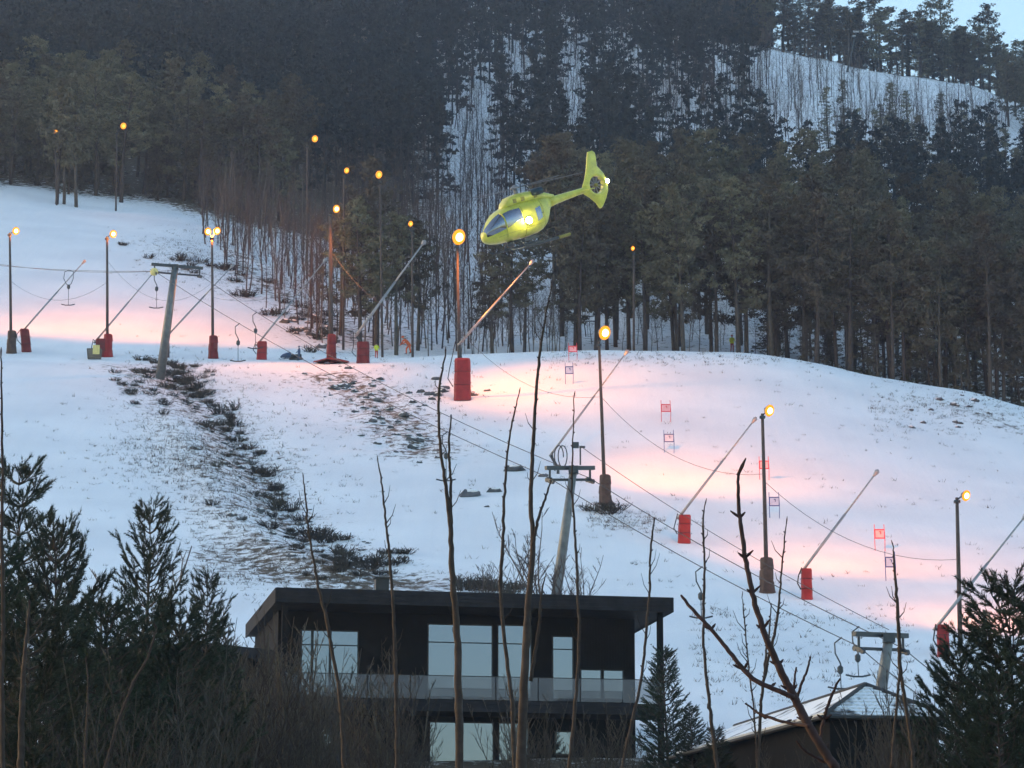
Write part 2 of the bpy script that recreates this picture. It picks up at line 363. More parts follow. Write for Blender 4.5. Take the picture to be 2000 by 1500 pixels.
def npmesh(name, V, T, m, smooth=False):
    me = bpy.data.meshes.new(name); n = len(T); k = T.shape[1]
    me.vertices.add(len(V)); me.vertices.foreach_set('co', np.ascontiguousarray(V, dtype=np.float32).ravel())
    me.loops.add(n * k); me.loops.foreach_set('vertex_index', np.ascontiguousarray(T, dtype=np.int32).ravel())
    me.polygons.add(n); me.polygons.foreach_set('loop_start', np.arange(0, n * k, k, dtype=np.int32)); me.polygons.foreach_set('loop_total', np.full(n, k, dtype=np.int32))
    if smooth: me.polygons.foreach_set('use_smooth', np.ones(n, dtype=bool))
    for mm in (m if isinstance(m, (list, tuple)) else [m]): me.materials.append(mm)
    me.update(calc_edges=True); return me

# ------------------------------------------------------------ the hillside
nr, nc = XG.shape
V = np.stack([XG, YG, ZG], -1).reshape(-1, 3)
ii, jj = np.meshgrid(np.arange(nr - 1), np.arange(nc - 1), indexing='ij'); q0 = (ii * nc + jj).ravel()
Q = np.stack([q0, q0 + 1, q0 + nc + 1, q0 + nc], -1)
gme = npmesh('snowy_hillside', V, Q, M['snow'], True)
ga = gme.attributes.new('bare', 'FLOAT', 'POINT'); ga.data.foreach_set('value', bare.ravel().astype(np.float32))
hill = bpy.data.objects.new('snowy_hillside', gme); COL.objects.link(hill); hill['kind'] = 'structure'
# valley floor behind and around the viewer
b = MB(); b.box((0, -600, -3.2), (5200, 1216, 1.0)); vf = b.build('valley_ground', M['snow']); vf['kind'] = 'structure'


# ------------------------------------------------------------ trees of the forest
def rand_unit(r, n):
    v = r.normal(size=(n, 3)); return v / np.linalg.norm(v, axis=1)[:, None]
def leaf_tris(r, C, size):
    n = len(C); a = rand_unit(r, n); b = rand_unit(r, n); c = -(a + b) * .7
    s = size[:, None]
    V = np.stack([C + a * s, C + b * s, C + c * s], 1).reshape(-1, 3)
    return V, np.arange(3 * n).reshape(-1, 3)
def pine_parts(seed, h=15.0, base=.38, rad=2.4, limbs=30, per=24, leaf=.2, kind='pine'):
    r = np.random.default_rng(seed); tr = MB()
    lean = r.normal(size=2) * .25
    tp = [Vector((lean[0] * (t ** 1.5) + .12 * math.sin(5 * t + seed), lean[1] * (t ** 1.5), h * t)) for t in np.linspace(0, .97, 9)]
    tp[0].z = -.6
    tr.tube(tp, [max(.03, .19 * (1 - t) ** .8 + .02) for t in np.linspace(0, 1, 9)], 7)
    def trunk_at(t):
        k = min(int(t / .97 * 8), 7); f = t / .97 * 8 - k; return tp[k].lerp(tp[k + 1], f)
    Cs, Ss = [], []
    for i in range(limbs):
        t = base + (1 - base) * ((i + r.uniform(0, .8)) / limbs) ** .9
        t = min(t, .965)
        f = (t - base) / (1 - base)
        if kind == 'pine': L = rad * (.45 + .75 * math.sin(math.pi * min(1, .22 + f * .8)) ) * r.uniform(.55, 1.1) * (1 - .55 * f ** 3)
        else: L = rad * (1.12 - f) * r.uniform(.75, 1.1)
        a = r.uniform(0, 6.283) ; up = r.uniform(-.05, .45) + .4 * f if kind == 'pine' else r.uniform(-.4, -.05) + .5 * f
        p0 = trunk_at(t); d = Vector((math.cos(a), math.sin(a), up))
        p1 = p0 + d * L * .5 + Vector((0, 0, -.04 * L)); p2 = p0 + d * L + Vector((0, 0, .12 * L if kind == 'pine' else -.05 * L))
        tr.tube([p0, p1, p2], [.05, .03, .012], 3, False)
        nc_ = max(2, int(L * 2.3))
        for k in range(nc_):
            s = .35 + .65 * (k + r.uniform(0, 1)) / nc_ if kind == 'pine' else .15 + .85 * (k + r.uniform(0, 1)) / nc_
            q = p0.lerp(p1, s * 2) if s < .5 else p1.lerp(p2, s * 2 - 1)
            q = np.array(q) + r.normal(size=3) * np.array([.22, .22, .12])
            n = int(per * r.uniform(.5, 1.3)); cr = r.uniform(.28, .55) * (1 if kind == 'pine' else .8)
            P = q + rand_unit(r, n) * (r.uniform(0, 1, n) ** .45 * cr)[:, None] * np.array([1.2, 1.2, .62])
            Cs.append(P); Ss.append(r.uniform(.55, 1.2, n) * leaf)
    top = np.array(tp[-1]); n = per * 2
    Cs.append(top + rand_unit(r, n) * (r.uniform(0, 1, n) ** .5)[:, None] * np.array([.4, .4, .6])); Ss.append(r.uniform(.5, 1, n) * leaf)
    V, T = leaf_tris(r, np.concatenate(Cs), np.concatenate(Ss))
    return tr, V, T
PINES = []
for i in range(7):
    sp = i >= 5
    tr, V, T = pine_parts(100 + i, 15, [.30, .25, .38, .20, .28, .06, .08][i], [2.9, 2.6, 3.1, 2.8, 2.5, 2.4, 2.1][i], 42 if not sp else 60, 24 if not sp else 17, .19 if not sp else .17, 'spruce' if sp else 'pine')
    PINES.append((tr.mesh('trunk', M['bark'], True), npmesh('crown', V, T, M['needle'])))

def bare_tree(seed, h=9.0, nb=22, ntw=5, spread=.5, r0=.07, multi=1, n0=5):
    r = np.random.default_rng(seed); tr = MB(); tw = MB()
    for m in range(multi):
        ln = r.normal(size=2) * (.06 if multi == 1 else .22)
        ox = r.normal(size=2) * (.0 if multi == 1 else .18)
        hh = h * (1 if m == 0 else r.uniform(.6, .95)); wob = r.uniform(0, 6, 2)
        def tpt(t): return Vector((ox[0] + ln[0] * hh * t + .10 * math.sin(7 * t + wob[0]), ox[1] + ln[1] * hh * t + .10 * math.cos(6 * t + wob[1]), hh * t - .4 * (1 - t)))
        ts = np.linspace(0, 1, 9); tr.tube([tpt(t) for t in ts], [max(.008, r0 * (1 - t) ** .9 + .006) for t in ts], n0)
        for i in range(nb // multi):
            t = .22 + .75 * (i + r.uniform(0, 1)) / (nb // multi); a = r.uniform(0, 6.283)
            L = hh * spread * (1.05 - t) * r.uniform(.5, 1.1) + .15
            p0 = tpt(t); d = Vector((math.cos(a) * .6, math.sin(a) * .6, r.uniform(.55, 1.1))).normalized()
            p1 = p0 + d * L * .5; p2 = p0 + d * L + Vector((0, 0, .12 * L))
            tw.tube([p0, p1, p2], [r0 * .32 * (1 - t) + .010, .010, .005], 3, False)
            for k in range(ntw):
                s = r.uniform(.25, 1); q = p0.lerp(p2, s); b2 = a + r.normal() * .9
                e = Vector((math.cos(b2) * .5, math.sin(b2) * .5, r.uniform(.3, 1))).normalized() * L * r.uniform(.25, .55)
                tw.tube([q, q + e], [.008, .004], 3, False)
    return tr, tw
BIRCH = []
for i in range(6):
    tr, tw = bare_tree(300 + i, 9.0, 26, 5, .42, .065)
    BIRCH.append((tr.mesh('trunk', M['birch'], True), tw.mesh('twigs', M['twig'])))

def plant(protos, name, label, cat, group, p, s, rz, parts=('trunk', 'crown'), sxy=1.0):
    o = thing(name, label, cat, p, group); o.scale = (s * sxy, s * sxy, s); o.rotation_euler = (random.gauss(0, .02), random.gauss(0, .02), rz)
    a, b_ = random.choice(protos)
    inst(parts[0], a, o); k_ = inst(parts[1], b_, o)
    if parts[1] == 'twigs': k_['kind'] = 'stuff'
    return o

def colX(px, Y): return (px - 1000) / F / .985 * Y
def scatter(n, px0, px1, d0, d1, mind, keep=None, seen=None, tries=60):
    out = [] if seen is None else seen; got = []
    for _ in range(n * tries):
        if len(got) >= n: break
        Y = random.uniform(d0, d1); px = random.uniform(px0, px1)
        if keep and not keep(px, Y): continue
        X = colX(px, Y)
        if any((X - a) ** 2 + (Y - b) ** 2 < mind * mind for a, b in out): continue
        out.append((X, Y)); got.append((X, Y, px))
    return got
def lerp_tab(x, tab):
    return float(np.interp(x, [t[0] for t in tab], [t[1] for t in tab]))
seen = []
# pines standing behind the crest on the right
SPR = PINES[5:]; PIN = PINES[:5]
for X, Y, px in scatter(46, 1120, 2060, 250.5, 262, 2.6, lambda px, Y: Y > lerp_tab(px, EDGE), seen):
    plant(PIN, 'pine_tree', 'tall dark pine at the front edge of the forest along the right crest', 'tree', 'pines along the right crest', on(X, Y, -.2), random.uniform(.85, 1.12), random.uniform(0, 6.28), sxy=random.uniform(.85, 1.1))
for X, Y, px in scatter(86, 1080, 2080, 262, 330, 4.0, None, seen):
    plant(PINES if px > 1500 else PIN, 'pine_tree', 'dark conifer inside the forest behind the right crest', 'tree', 'conifers behind the right crest', on(X, Y, -.2), random.uniform(.85, 1.15), random.uniform(0, 6.28), sxy=random.uniform(.9, 1.15))
# broad pines above the upper left piste
for X, Y, px in scatter(46, -120, 560, 339, 392, 4.2, lambda px, Y: Y > lerp_tab(px, EDGE) + (0 if px < 420 else 45), seen):
    plant(PIN, 'pine_tree', 'broad olive pine above the upper left piste', 'tree', 'pines above the upper left piste', on(X, Y, -.2), random.uniform(.8, 1.1), random.uniform(0, 6.28), sxy=random.uniform(1.0, 1.3))
for px, Y, s in ((95, 333, 1.0), (108, 334, .95), (133, 333, 1.05)):
    X = colX(px, Y); seen.append((X, Y))
    plant(PIN[:1] + PIN[2:3], 'pine_tree', 'one of three pines with bare trunks standing on the upper left piste', 'tree', 'three pines on the upper left piste', on(X, Y, -.2), s, random.uniform(0, 6.28))
# dark pines by the floodlight in the middle
for px, Y, s, lab in ((700, 258, .92, 'dense dark pine left of the steep snow lance in the middle'), (735, 262, 1.15, 'tallest dark pine behind the floodlight pole with the red mat'), (770, 257, .85, 'dark pine right behind the long steep snow lance'),
                      (815, 262, .8, 'dark pine left of the brightest floodlight'), (960, 256, .68, 'small pine below the helicopter nose'), (1000, 254, .78, 'pine with long bare trunk below the helicopter'), (1022, 257, .7, 'pine below the helicopter tail of the skid'), (660, 268, .8, 'pine behind the wooden floodlight mast')):
    X = colX(px, Y); seen.append((X, Y))
    plant(PIN, 'pine_tree', lab, 'tree', None, on(X, Y, -.2), s, random.uniform(0, 6.28), sxy=1.1)
# pines on the skyline
for px, Y, s, lab in ((1735, 558, 1.18, 'tall pine on the skyline, left of the gap of sky'), (1865, 556, 1.25, 'tall broad pine on the skyline, right of the gap of sky'), (1958, 556, 1.2, 'slender pine on the skyline near the right edge'), (1625, 560, 1.0, 'pine on the skyline, leftmost against the sky')):
    X = colX(px, Y); seen.append((X, Y))
    plant(PIN[:4], 'pine_tree', lab, 'tree', None, on(X, Y, -.2), s, random.uniform(0, 6.28), sxy=1.15)
for X, Y, px in scatter(105, 1380, 2150, 548, 590, 2.6, None, seen):
    plant(PIN[3:] + SPR * 2, 'pine_tree', 'dark conifer in the belt above the far snow clearing', 'tree', 'pines above the far clearing', on(X, Y, -.3), random.uniform(.6, .92) * (1 if px > 1560 else 1.25), random.uniform(0, 6.28), sxy=1.6)
for X, Y, px in scatter(26, 1640, 2080, 395, 450, 4.0, lambda px, Y: px > 1960 or Y < 425, seen):
    plant(SPR, 'spruce_tree', 'small dark spruce below the far snow clearing', 'tree', 'spruces below the far clearing', on(X, Y, -.3), random.uniform(.6, .85), random.uniform(0, 6.28), sxy=1.15)

for X, Y, px in scatter(34, 1500, 2060, 251, 272, 2.0, None, seen):
    plant(SPR, 'spruce_tree', 'young low spruce filling the forest edge at the far right of the crest', 'tree', 'young spruces on the right crest', on(X, Y, -.2), random.uniform(.28, .55), random.uniform(0, 6.28), sxy=1.5)
for X, Y, px in scatter(46, -80, 480, 342, 372, 2.6, lambda px, Y: Y > lerp_tab(px, EDGE) + 5, seen):
    plant(SPR, 'spruce_tree', 'low spruce filling the forest edge above the upper left piste', 'tree', 'young spruces above the upper left piste', on(X, Y, -.2), random.uniform(.35, .6), random.uniform(0, 6.28), sxy=1.6)
for X, Y, px in scatter(8, 1600, 1985, 438, 452, 4.0, None, seen):
    plant(SPR, 'spruce_tree', 'small spruce standing in the lower part of the far clearing', 'tree', 'spruces in the far clearing', on(X, Y, -.3), random.uniform(.5, .85), random.uniform(0, 6.28), sxy=1.3)
for X, Y, px in scatter(14, 1972, 2120, 470, 546, 4.0, None, seen):
    plant(PINES, 'pine_tree', 'dark conifer closing off the far clearing at the right edge', 'tree', 'conifers right of the far clearing', on(X, Y, -.3), random.uniform(.7, .95), random.uniform(0, 6.28), sxy=1.2)
# bare birches
BIRCHF = []
for i in range(5):
    tr, tw = bare_tree(340 + i, 9.0, 30, 4, .40, .10)
    tw.v = tw.v; BIRCHF.append((tr.mesh('trunk', M['birch'], True), tw.mesh('twigs', M['twig'])))
def birches(n, px0, px1, d0, d1, mind, label, group, s0, s1, keep=None, pr=None):
    for X, Y, px in scatter(n, px0, px1, d0, d1, mind, keep, seen):
        plant(pr or BIRCH, 'birch_tree', label, 'tree', group, on(X, Y, -.1), random.uniform(s0, s1), random.uniform(0, 6.28), ('trunk', 'twigs'))
birches(95, 400, 900, 256, 330, 1.6, 'bare leafless birch in the brown thicket beside the upper piste', 'birches beside the upper piste', .65, 1.15, lambda px, Y: Y > lerp_tab(px, EDGE))
birches(58, 890, 1130, 250, 275, 1.0, 'thin bare birch on the snowy bank below the helicopter', 'birches below the helicopter', .45, .85)
birches(40, 1130, 1960, 250.5, 275, 1.3, 'thin bare birch between the pine trunks on the right crest', 'birches on the right crest', .4, .8, lambda px, Y: Y > lerp_tab(px, EDGE))
birches(112, 1230, 1980, 432, 535, 1.8, 'bare birch standing in the far snow clearing', 'birches in the far clearing', .7, 1.05, lambda px, Y: Y < 505 or px < 1560 or random.random() < .15, BIRCHF)

# the rest of the wood: too many to count, one object each
def tree_stuff(name, protos, spots, m):
    Vs, Ts, o = [], [], 0
    for X, Y, s, sx in spots:
        v, t = random.choice(protos); a = random.uniform(0, 6.283); c, s_ = math.cos(a), math.sin(a)
        w = np.empty_like(v); w[:, 0] = (v[:, 0] * c - v[:, 1] * s_) * s * sx + X; w[:, 1] = (v[:, 0] * s_ + v[:, 1] * c) * s * sx + Y; w[:, 2] = v[:, 2] * s + hz(X, Y) - .2
        Vs.append(w); Ts.append(t + o); o += len(v)
    ob = bpy.data.objects.new(name, npmesh(name, np.concatenate(Vs), np.concatenate(Ts), m)); COL.objects.link(ob); ob['kind'] = 'stuff'; return ob
def tri_of(mb):
    V = np.array(mb.v); T = []
    for f in mb.f:
        for k in range(1, len(f) - 1): T.append((f[0], f[k], f[k + 1]))
    return V, np.array(T)
FARP = []
for i in range(5):
    tr, V, T = pine_parts(500 + i, 14, .12 if i < 3 else .3, 2.8, 24, 8, .36, 'spruce' if i < 3 else 'pine')
    tr2 = MB(); tr2.tube([(0, 0, -.5), (0, 0, 13.5)], [.17, .03], 4); tv, tt = tri_of(tr2)
    FARP.append((np.concatenate([V, tv]), np.concatenate([T, tt + len(V)])))
def open_patch(px, Y):
    """snowy gaps in the far wood"""
    for cx, cy, rx, ry in ((930, 440, 45, 60), (905, 385, 30, 25), (1010, 480, 30, 50), (1130, 500, 35, 50), (1110, 425, 40, 35), (1230, 500, 28, 40), (1330, 440, 90, 30), (1430, 448, 100, 30), (1270, 600, 20, 25)):
        if ((px - cx) / rx) ** 2 + ((Y - cy) / ry) ** 2 < 1: return True
    if 1480 < px and 428 < Y < 546 or 1300 < px and 436 < Y < 466: return True
    return False
spots = []
fs = []
for X, Y, px in scatter(900, -250, 1500, 385, 620, 3.7, lambda px, Y: not open_patch(px, Y) and not (850 < px < 1480 and Y < 600 and random.random() < .5), fs, 12): spots.append((X, Y, random.uniform(.75, 1.2), random.uniform(.9, 1.25)))
for X, Y, px in scatter(560, -250, 1500, 620, 890, 5.0, None, fs, 12): spots.append((X, Y, random.uniform(.9, 1.3), random.uniform(1, 1.4)))
for X, Y, px in scatter(170, 1050, 2300, 330, 428, 4.6, lambda px, Y: Y < 400 or px > 1900 or px < 1250, fs, 12): spots.append((X, Y, random.uniform(.75, 1.05), random.uniform(.9, 1.25)))
for X, Y, px in scatter(120, 2080, 2700, 250, 545, 5, None, fs, 12): spots.append((X, Y, random.uniform(.8, 1.1), 1.1))
for X, Y, px in scatter(70, -700, -120, 340, 420, 5, None, fs, 12): spots.append((X, Y, random.uniform(.8, 1.1), 1.1))
print('FARP tris', [len(t) for v,t in FARP], len(spots))
tree_stuff('conifer_forest', FARP, spots, M['needle_far'])
FARB = []
for i in range(4):
    tr, tw = bare_tree(700 + i, 9, 16, 3, .42, .08, n0=3); a, ta = tri_of(tr); b_, tb = tri_of(tw); FARB.append((np.concatenate([a, b_]), np.concatenate([ta, tb + len(a)])))
spots = []; fs2 = []
for X, Y, px in scatter(640, 820, 1520, 380, 590, 2.0, lambda px, Y: open_patch(px, Y) or random.random() < .6, fs2, 20): spots.append((X, Y, random.uniform(.7, 1.2), 1))
for X, Y, px in scatter(260, 1240, 1990, 436, 505, 1.6, None, fs2, 12): spots.append((X, Y, random.uniform(.6, 1.0), 1))
for X, Y, px in scatter(420, 380, 1000, 262, 410, 1.6, None, fs2, 12):
    if Y > lerp_tab(px, EDGE): spots.append((X, Y, random.uniform(.8, 1.25), 1))
tree_stuff('bare_forest', FARB, spots, M['twig'])

# ------------------------------------------------------------ floodlights
def warm_spot(parent, p, aim, watts, ang=106, col=(1.0, .27, .035)):
    l = bpy.data.lights.new('lamp_light', 'SPOT'); l.energy = watts; l.color = col; l.spot_size = R(ang); l.spot_blend = 1.0; l.shadow_soft_size = .3
    o = bpy.data.objects.new('lamp_light', l); COL.objects.link(o); o.parent = parent
    o.location = p - parent.location; o.rotation_euler = (p - aim).to_track_quat('Z', 'Y').to_euler(); return o
def flood_head(root, tip, px_dir, hot=True, size=.30, toward=Vector((.62, -.8, -.35)), lit=True):
    """reflector bowl with a glowing front"""
    d = toward.normalized(); c = tip
    u = d.orthogonal().normalized(); w = d.cross(u)
    b = MB(); rings = []
    for s, rr in ((-.34, .05), (-.30, .11), (-.16, .20), (0, .30)):
        rings.append([c + d * s * size / .3 + (u * math.cos(a) + w * math.sin(a)) * rr * size / .3 for a in np.linspace(0, 6.283, 13)[:-1]])
    b.loft(rings); h = b.build('lamp_head', M['steel'], root, True)
    def disc(prof):
        b = MB(); b.loft([[c + d * s_ * size / .3 + (u * math.cos(a) + w * math.sin(a)) * rr * size / .3 for a in np.linspace(0, 6.283, 13)[:-1]] for s_, rr in prof]); return b
    lens = disc(((.004, .29), (.03, .27), (.04, .17), (.04, .02))).build('lens', M['lamp_glow'] if lit else M['grey'], h, True)
    if lit: disc(((.041, .16 if hot else .13), (.08, .145 if hot else .11), (.11, .10), (.12, .02))).build('bulb', M['lamp_hot'] if hot else M['lamp_warm'], h, True)
    return h
def floodlight(label, base, top, lamp, heads=None, pad=None, group='floodlights along the pistes', hot=True, aim=None, watts=None, r=.13, D=None, pad_h=1.9, size=.34, wash=None):
    """base, top, lamp: places in the photograph; the base stands on the snow"""
    g = ground(*base) if D is None else on(at(base[0], base[1], D).x, D)
    t = at(top[0], top[1], g.y)
    root = thing('floodlight_pole', label, 'lamp post', g, group)
    b = MB(); b.tube([g - Vector((0, 0, .5)), g.lerp(t, .5), t], [r, r * .85, r * .65], 10); b.build('pole', M['pole'], root, True)
    lamps = heads or [lamp]
    for L in lamps:
        lp = at(L[0], L[1], g.y - .25)
        b = MB(); b.tube([t - Vector((0, 0, .12)), t.lerp(lp, .5) + Vector((0, 0, .02)), lp + Vector((0, .22, .02))], .035, 6); b.box(t - Vector((0, 0, .2)), (.3, .3, .12)); b.build('bracket', M['dark_steel'], root)
        flood_head(root, lp, 1, hot, size)
        if watts != 0:
            a = aim if aim is not None else g + Vector((9, 4, 0))
            warm_spot(root, lp + Vector((.35, -.45, -.3)), a, (watts or LAMP_W) * .34)
            if wash: warm_spot(root, lp + Vector((.35, -.45, -.2)), wash, (watts or LAMP_W) * 4.2, 108)
    if pad:
        b = MB(); rings = []
        n = 12; hgt = pad_h
        for k, (f, w) in enumerate(((-.06, 1.25), (.0, 1.3), (.06, 1.18), (.30, 1.1), (.34, 1.02), (.38, 1.1), (.62, 1.05), (.66, .97), (.70, 1.05), (.96, .98), (1.0, .8))):
            rings.append([g + Vector((math.cos(a) * .36 * w * (1 + .06 * math.sin(3 * a + k)), math.sin(a) * .34 * w, f * hgt)) for a in np.linspace(0, 6.283, n + 1)[:-1]])
        b.loft(rings); b.build('base_padding', M[pad], root, False)
    return root, g, t
FL = {}
def ga_(px, py): return ground(px, py)
FL[1] = floodlight('floodlight pole at the left edge with brown base padding', (22, 690), (19, 455), (31, 451), pad='brown_pad', aim=ga_(50, 560), wash=ga_(160, 500))
FL[2] = floodlight('floodlight pole beside the wooden crate, red base padding', (210, 697), (209, 462), (221, 457), pad='red', aim=ga_(190, 570), wash=ga_(300, 530))
FL[3] = floodlight('floodlight pole with two lamps right of the leaning lift tower', (416, 700), (414, 462), None, heads=[(406, 452), (424, 451)], pad='dark_red', aim=ga_(330, 560), watts=LAMP_W * .4, wash=ga_(480, 600))
FL[4] = floodlight('thick wooden floodlight mast with red mat round its foot', (647, 710), (645, 416), (657, 408), pad='dark_red', r=.2, pad_h=2.4, aim=ga_(600, 740), watts=LAMP_W * .6, wash=ga_(480, 760))
FL[5] = floodlight('floodlight pole in the centre with the brightest orange lamp', (898, 780), (893, 478), (896, 463), pad='dark_red', pad_h=1.9, aim=ga_(930, 800), watts=LAMP_W * .7, size=.62, wash=ga_(1130, 760))
FL[6] = floodlight('floodlight pole right of the middle lift tower, brown wrapped foot', (1182, 985), (1170, 668), (1181, 650), pad='brown_pad', aim=ga_(1340, 960), watts=LAMP_W * .8, size=.48, wash=ga_(1500, 890))
FL[7] = floodlight('floodlight pole on the right piste among the slalom gates', (1498, 1157), (1489, 808), (1503, 802), pad='brown_pad', aim=ga_(1680, 1090), watts=LAMP_W * .8, wash=ga_(1850, 1010))
FL[8] = floodlight('floodlight pole at the far right beside the dark pine', (1876, 1275), (1869, 972), (1887, 968), aim=ga_(1990, 1160), watts=LAMP_W * .8, size=.28, wash=ga_(2080, 1080))
# red mat on the snow round the mast
g4 = FL[4][1]; b = MB(); b.loft([[g4 + Vector((math.cos(a) * 1.5 * k, math.sin(a) * .9 * k - .2, z + .1 * math.sin(a * 3))) for a in np.linspace(0, 6.283, 15)[:-1]] for k, z in ((1, .05), (.92, .18), (.3, .32))])
b.build('foot_mat', M['dark_red'], FL[4][0])
# lamps among the trees
far = [((226, 430), (228, 258), (241, 246), 334, 'lamp on a tall pole above the upper left piste', .38, 1),
       ((110, 430), (108, 268), (109, 258), 332, 'small lamp among the pines at the top left', .26, 0),
       ((600, 520), (600, 283), (615, 271), 300, 'lamp glowing in the trees left of the helicopter, highest one', .36, 1),
       ((672, 560), (672, 342), (677, 333), 259, 'small yellow lamp above the middle pines', .26, 0),
       ((748, 600), (742, 352), (740, 341), 254, 'orange lamp just above the dark middle pines', .34, 0),
       ((806, 690), (805, 446), (802, 437), 252, 'small lamp on a dark pole between the middle pines', .24, 0),
       ((1238, 690), (1238, 492), (1236, 485), 249.6, 'tiny yellow lamp in front of the right hand pines', .20, 0)]
for bs, tp, lp, D, lab, sz, w in far:
    floodlight(lab, bs, tp, lp, D=D, group='lamps in the forest', hot=False, watts=LAMP_W * .5 * w if w else 0, r=.11, size=sz, aim=at(lp[0] + 60, lp[1] + 300, D - 25))
# unlit mast high on the clearing
g = on(colX(1672, 530), 530); root = thing('lift_mast', 'thin mast with a pale top on the far snow clearing', 'mast', g)
t = at(1672, 62, 530); b = MB(); b.tube([g - Vector((0, 0, .5)), t], [.22, .12], 8); b.build('pole', M['dark_steel'], root)
b = MB(); b.box(t, (1.1, .3, .3)); b.box(t + Vector((-.4, 0, -.8)), (.6, .3, .25)); b.build('lamp_head', M['alu'], root)
b = MB(); b.tube([at(1668, 130, 530), at(1640, 205, 528)], .10, 5); b.build('stay', M['dark_steel'], root)

# ------------------------------------------------------------ snow lances
def lance(label, base, foot, tip, pad='red', w=24, h=52, tilt=0.0, D=None, hose=True, r=.085, nopad=False):
    g = ground(*base) if D is None else on(at(base[0], base[1], D).x, D)
    sc = g.y / F
    root = thing('snow_lance', label, 'snow lance', g, 'snow making lances along the pistes')
    f = at(foot[0], foot[1], g.y - .05); t = at(tip[0], tip[1], g.y + .6); d = (t - f).normalized()
    b = MB(); b.tube([f - d * .5, f.lerp(t, .55)], [r, r * .8], 8); b.tube([f.lerp(t, .55), t], [r * .62, r * .5], 8); b.build('lance_pipe', M['alu'], root, True)
    b = MB(); b.tube([t - d * .35, t - d * .1, t, t + d * .12], [r * .6, r * 1.5, r * 1.5, r * .7], 10)
    for k in range(6):
        a = k * 1.047; u = d.orthogonal().normalized(); e = u * math.cos(a) + d.cross(u) * math.sin(a); b.tube([t, t + e * .17 + d * .03], [.02, .012], 4)
    b.build('nozzle_head', M['alu'], root)
    b = MB(); b.tube([g - Vector((0, 0, .4)), g + Vector((0, 0, (h * sc) * .8)), f - d * .4], [.11, .1, .09], 8); b.build('stand', M['dark_steel'], root)
    if not nopad:
        W_, H_ = w * sc, h * sc; b = MB(); rings = []; n = 20
        for k, (fz, s) in enumerate(((-.06, 1.02), (0, 1.05), (.06, 1.0), (.30, .98), (.33, .93), (.36, .98), (.63, .96), (.66, .91), (.69, .96), (.95, .93), (1.0, .86), (1.0, .3))):
            ring = []
            for a in np.linspace(0, 6.283, n + 1)[:-1]:
                c, s2 = math.cos(a), math.sin(a); sq = 1 / max(abs(c), abs(s2)) ** .75
                ring.append(g + Vector((c * sq * W_ / 2 * s - tilt * fz * H_ + .015 * math.sin(4 * a + k), s2 * sq * W_ * .42 * s, fz * H_)))
            rings.append(ring)
        b.loft(rings); pd = b.build('protective_padding', M[pad], root)
        b = MB()
        for fz in (.33, .66):
            b.tube([g + Vector((math.cos(a) * W_ * .60 - tilt * fz * H_, math.sin(a) * W_ * .52, fz * H_)) for a in np.linspace(0, 6.283, 17)], .012, 4, False)
        b.build('strap', M['black'], pd)
    if hose:
        x = -w * sc * .5; b = MB(); z = h * sc
        b.tube([f - d * .3, f + Vector((x * .8, -.15, -.1)), g + Vector((x * 1.5 - tilt * z, -.25, z * .75)), g + Vector((x * 1.7 - tilt * z * .5, -.25, z * .5)), g + Vector((x * 1.1, -.2, z * .3))], .035, 6, False)
        b.build('hose', M['hose'], root, True)
    return root
lance('leftmost snow lance, red padded foot beside the left edge floodlight', (52, 687), (50, 640), (165, 510), 'dark_red', 19, 46, tilt=.12)
lance('snow lance behind the wooden crate, thin pipe leaning right', (197, 697), (191, 661), (300, 532), 'dark_red', 22, 36)
lance('snow lance whose foot hides behind the leaning lift tower', (324, 698), (334, 648), (455, 518), 'brown_pad', 14, 30, hose=False)
lance('snow lance with bright red padding left of the snowmobile', (511, 702), (508, 666), (636, 507), 'red', 20, 36, tilt=-.02)
lance('thick snow lance beside the mast with the red mat', (709, 709), (701, 648), (829, 472), 'dark_red', 26, 42, r=.13)
lance('snow lance rising below the helicopter, red padded foot', (903, 780), (903, 665), (1040, 511), 'red', 34, 82, tilt=.0, r=.10)
lance('snow lance behind the middle lift tower', (1090, 925), (1082, 880), (1225, 686), 'red', 10, 14, nopad=True)
lance('snow lance with upright red padding under the orange light pool', (1336, 1060), (1333, 1001), (1475, 818), 'red', 25, 55, tilt=-.04)
lance('snow lance with red padding right of the gate floodlight', (1576, 1170), (1574, 1106), (1713, 921), 'red', 22, 60)
lance('rightmost snow lance, bright red padding behind the pine', (1843, 1282), (1836, 1216), (2005, 1005), 'red', 24, 62)

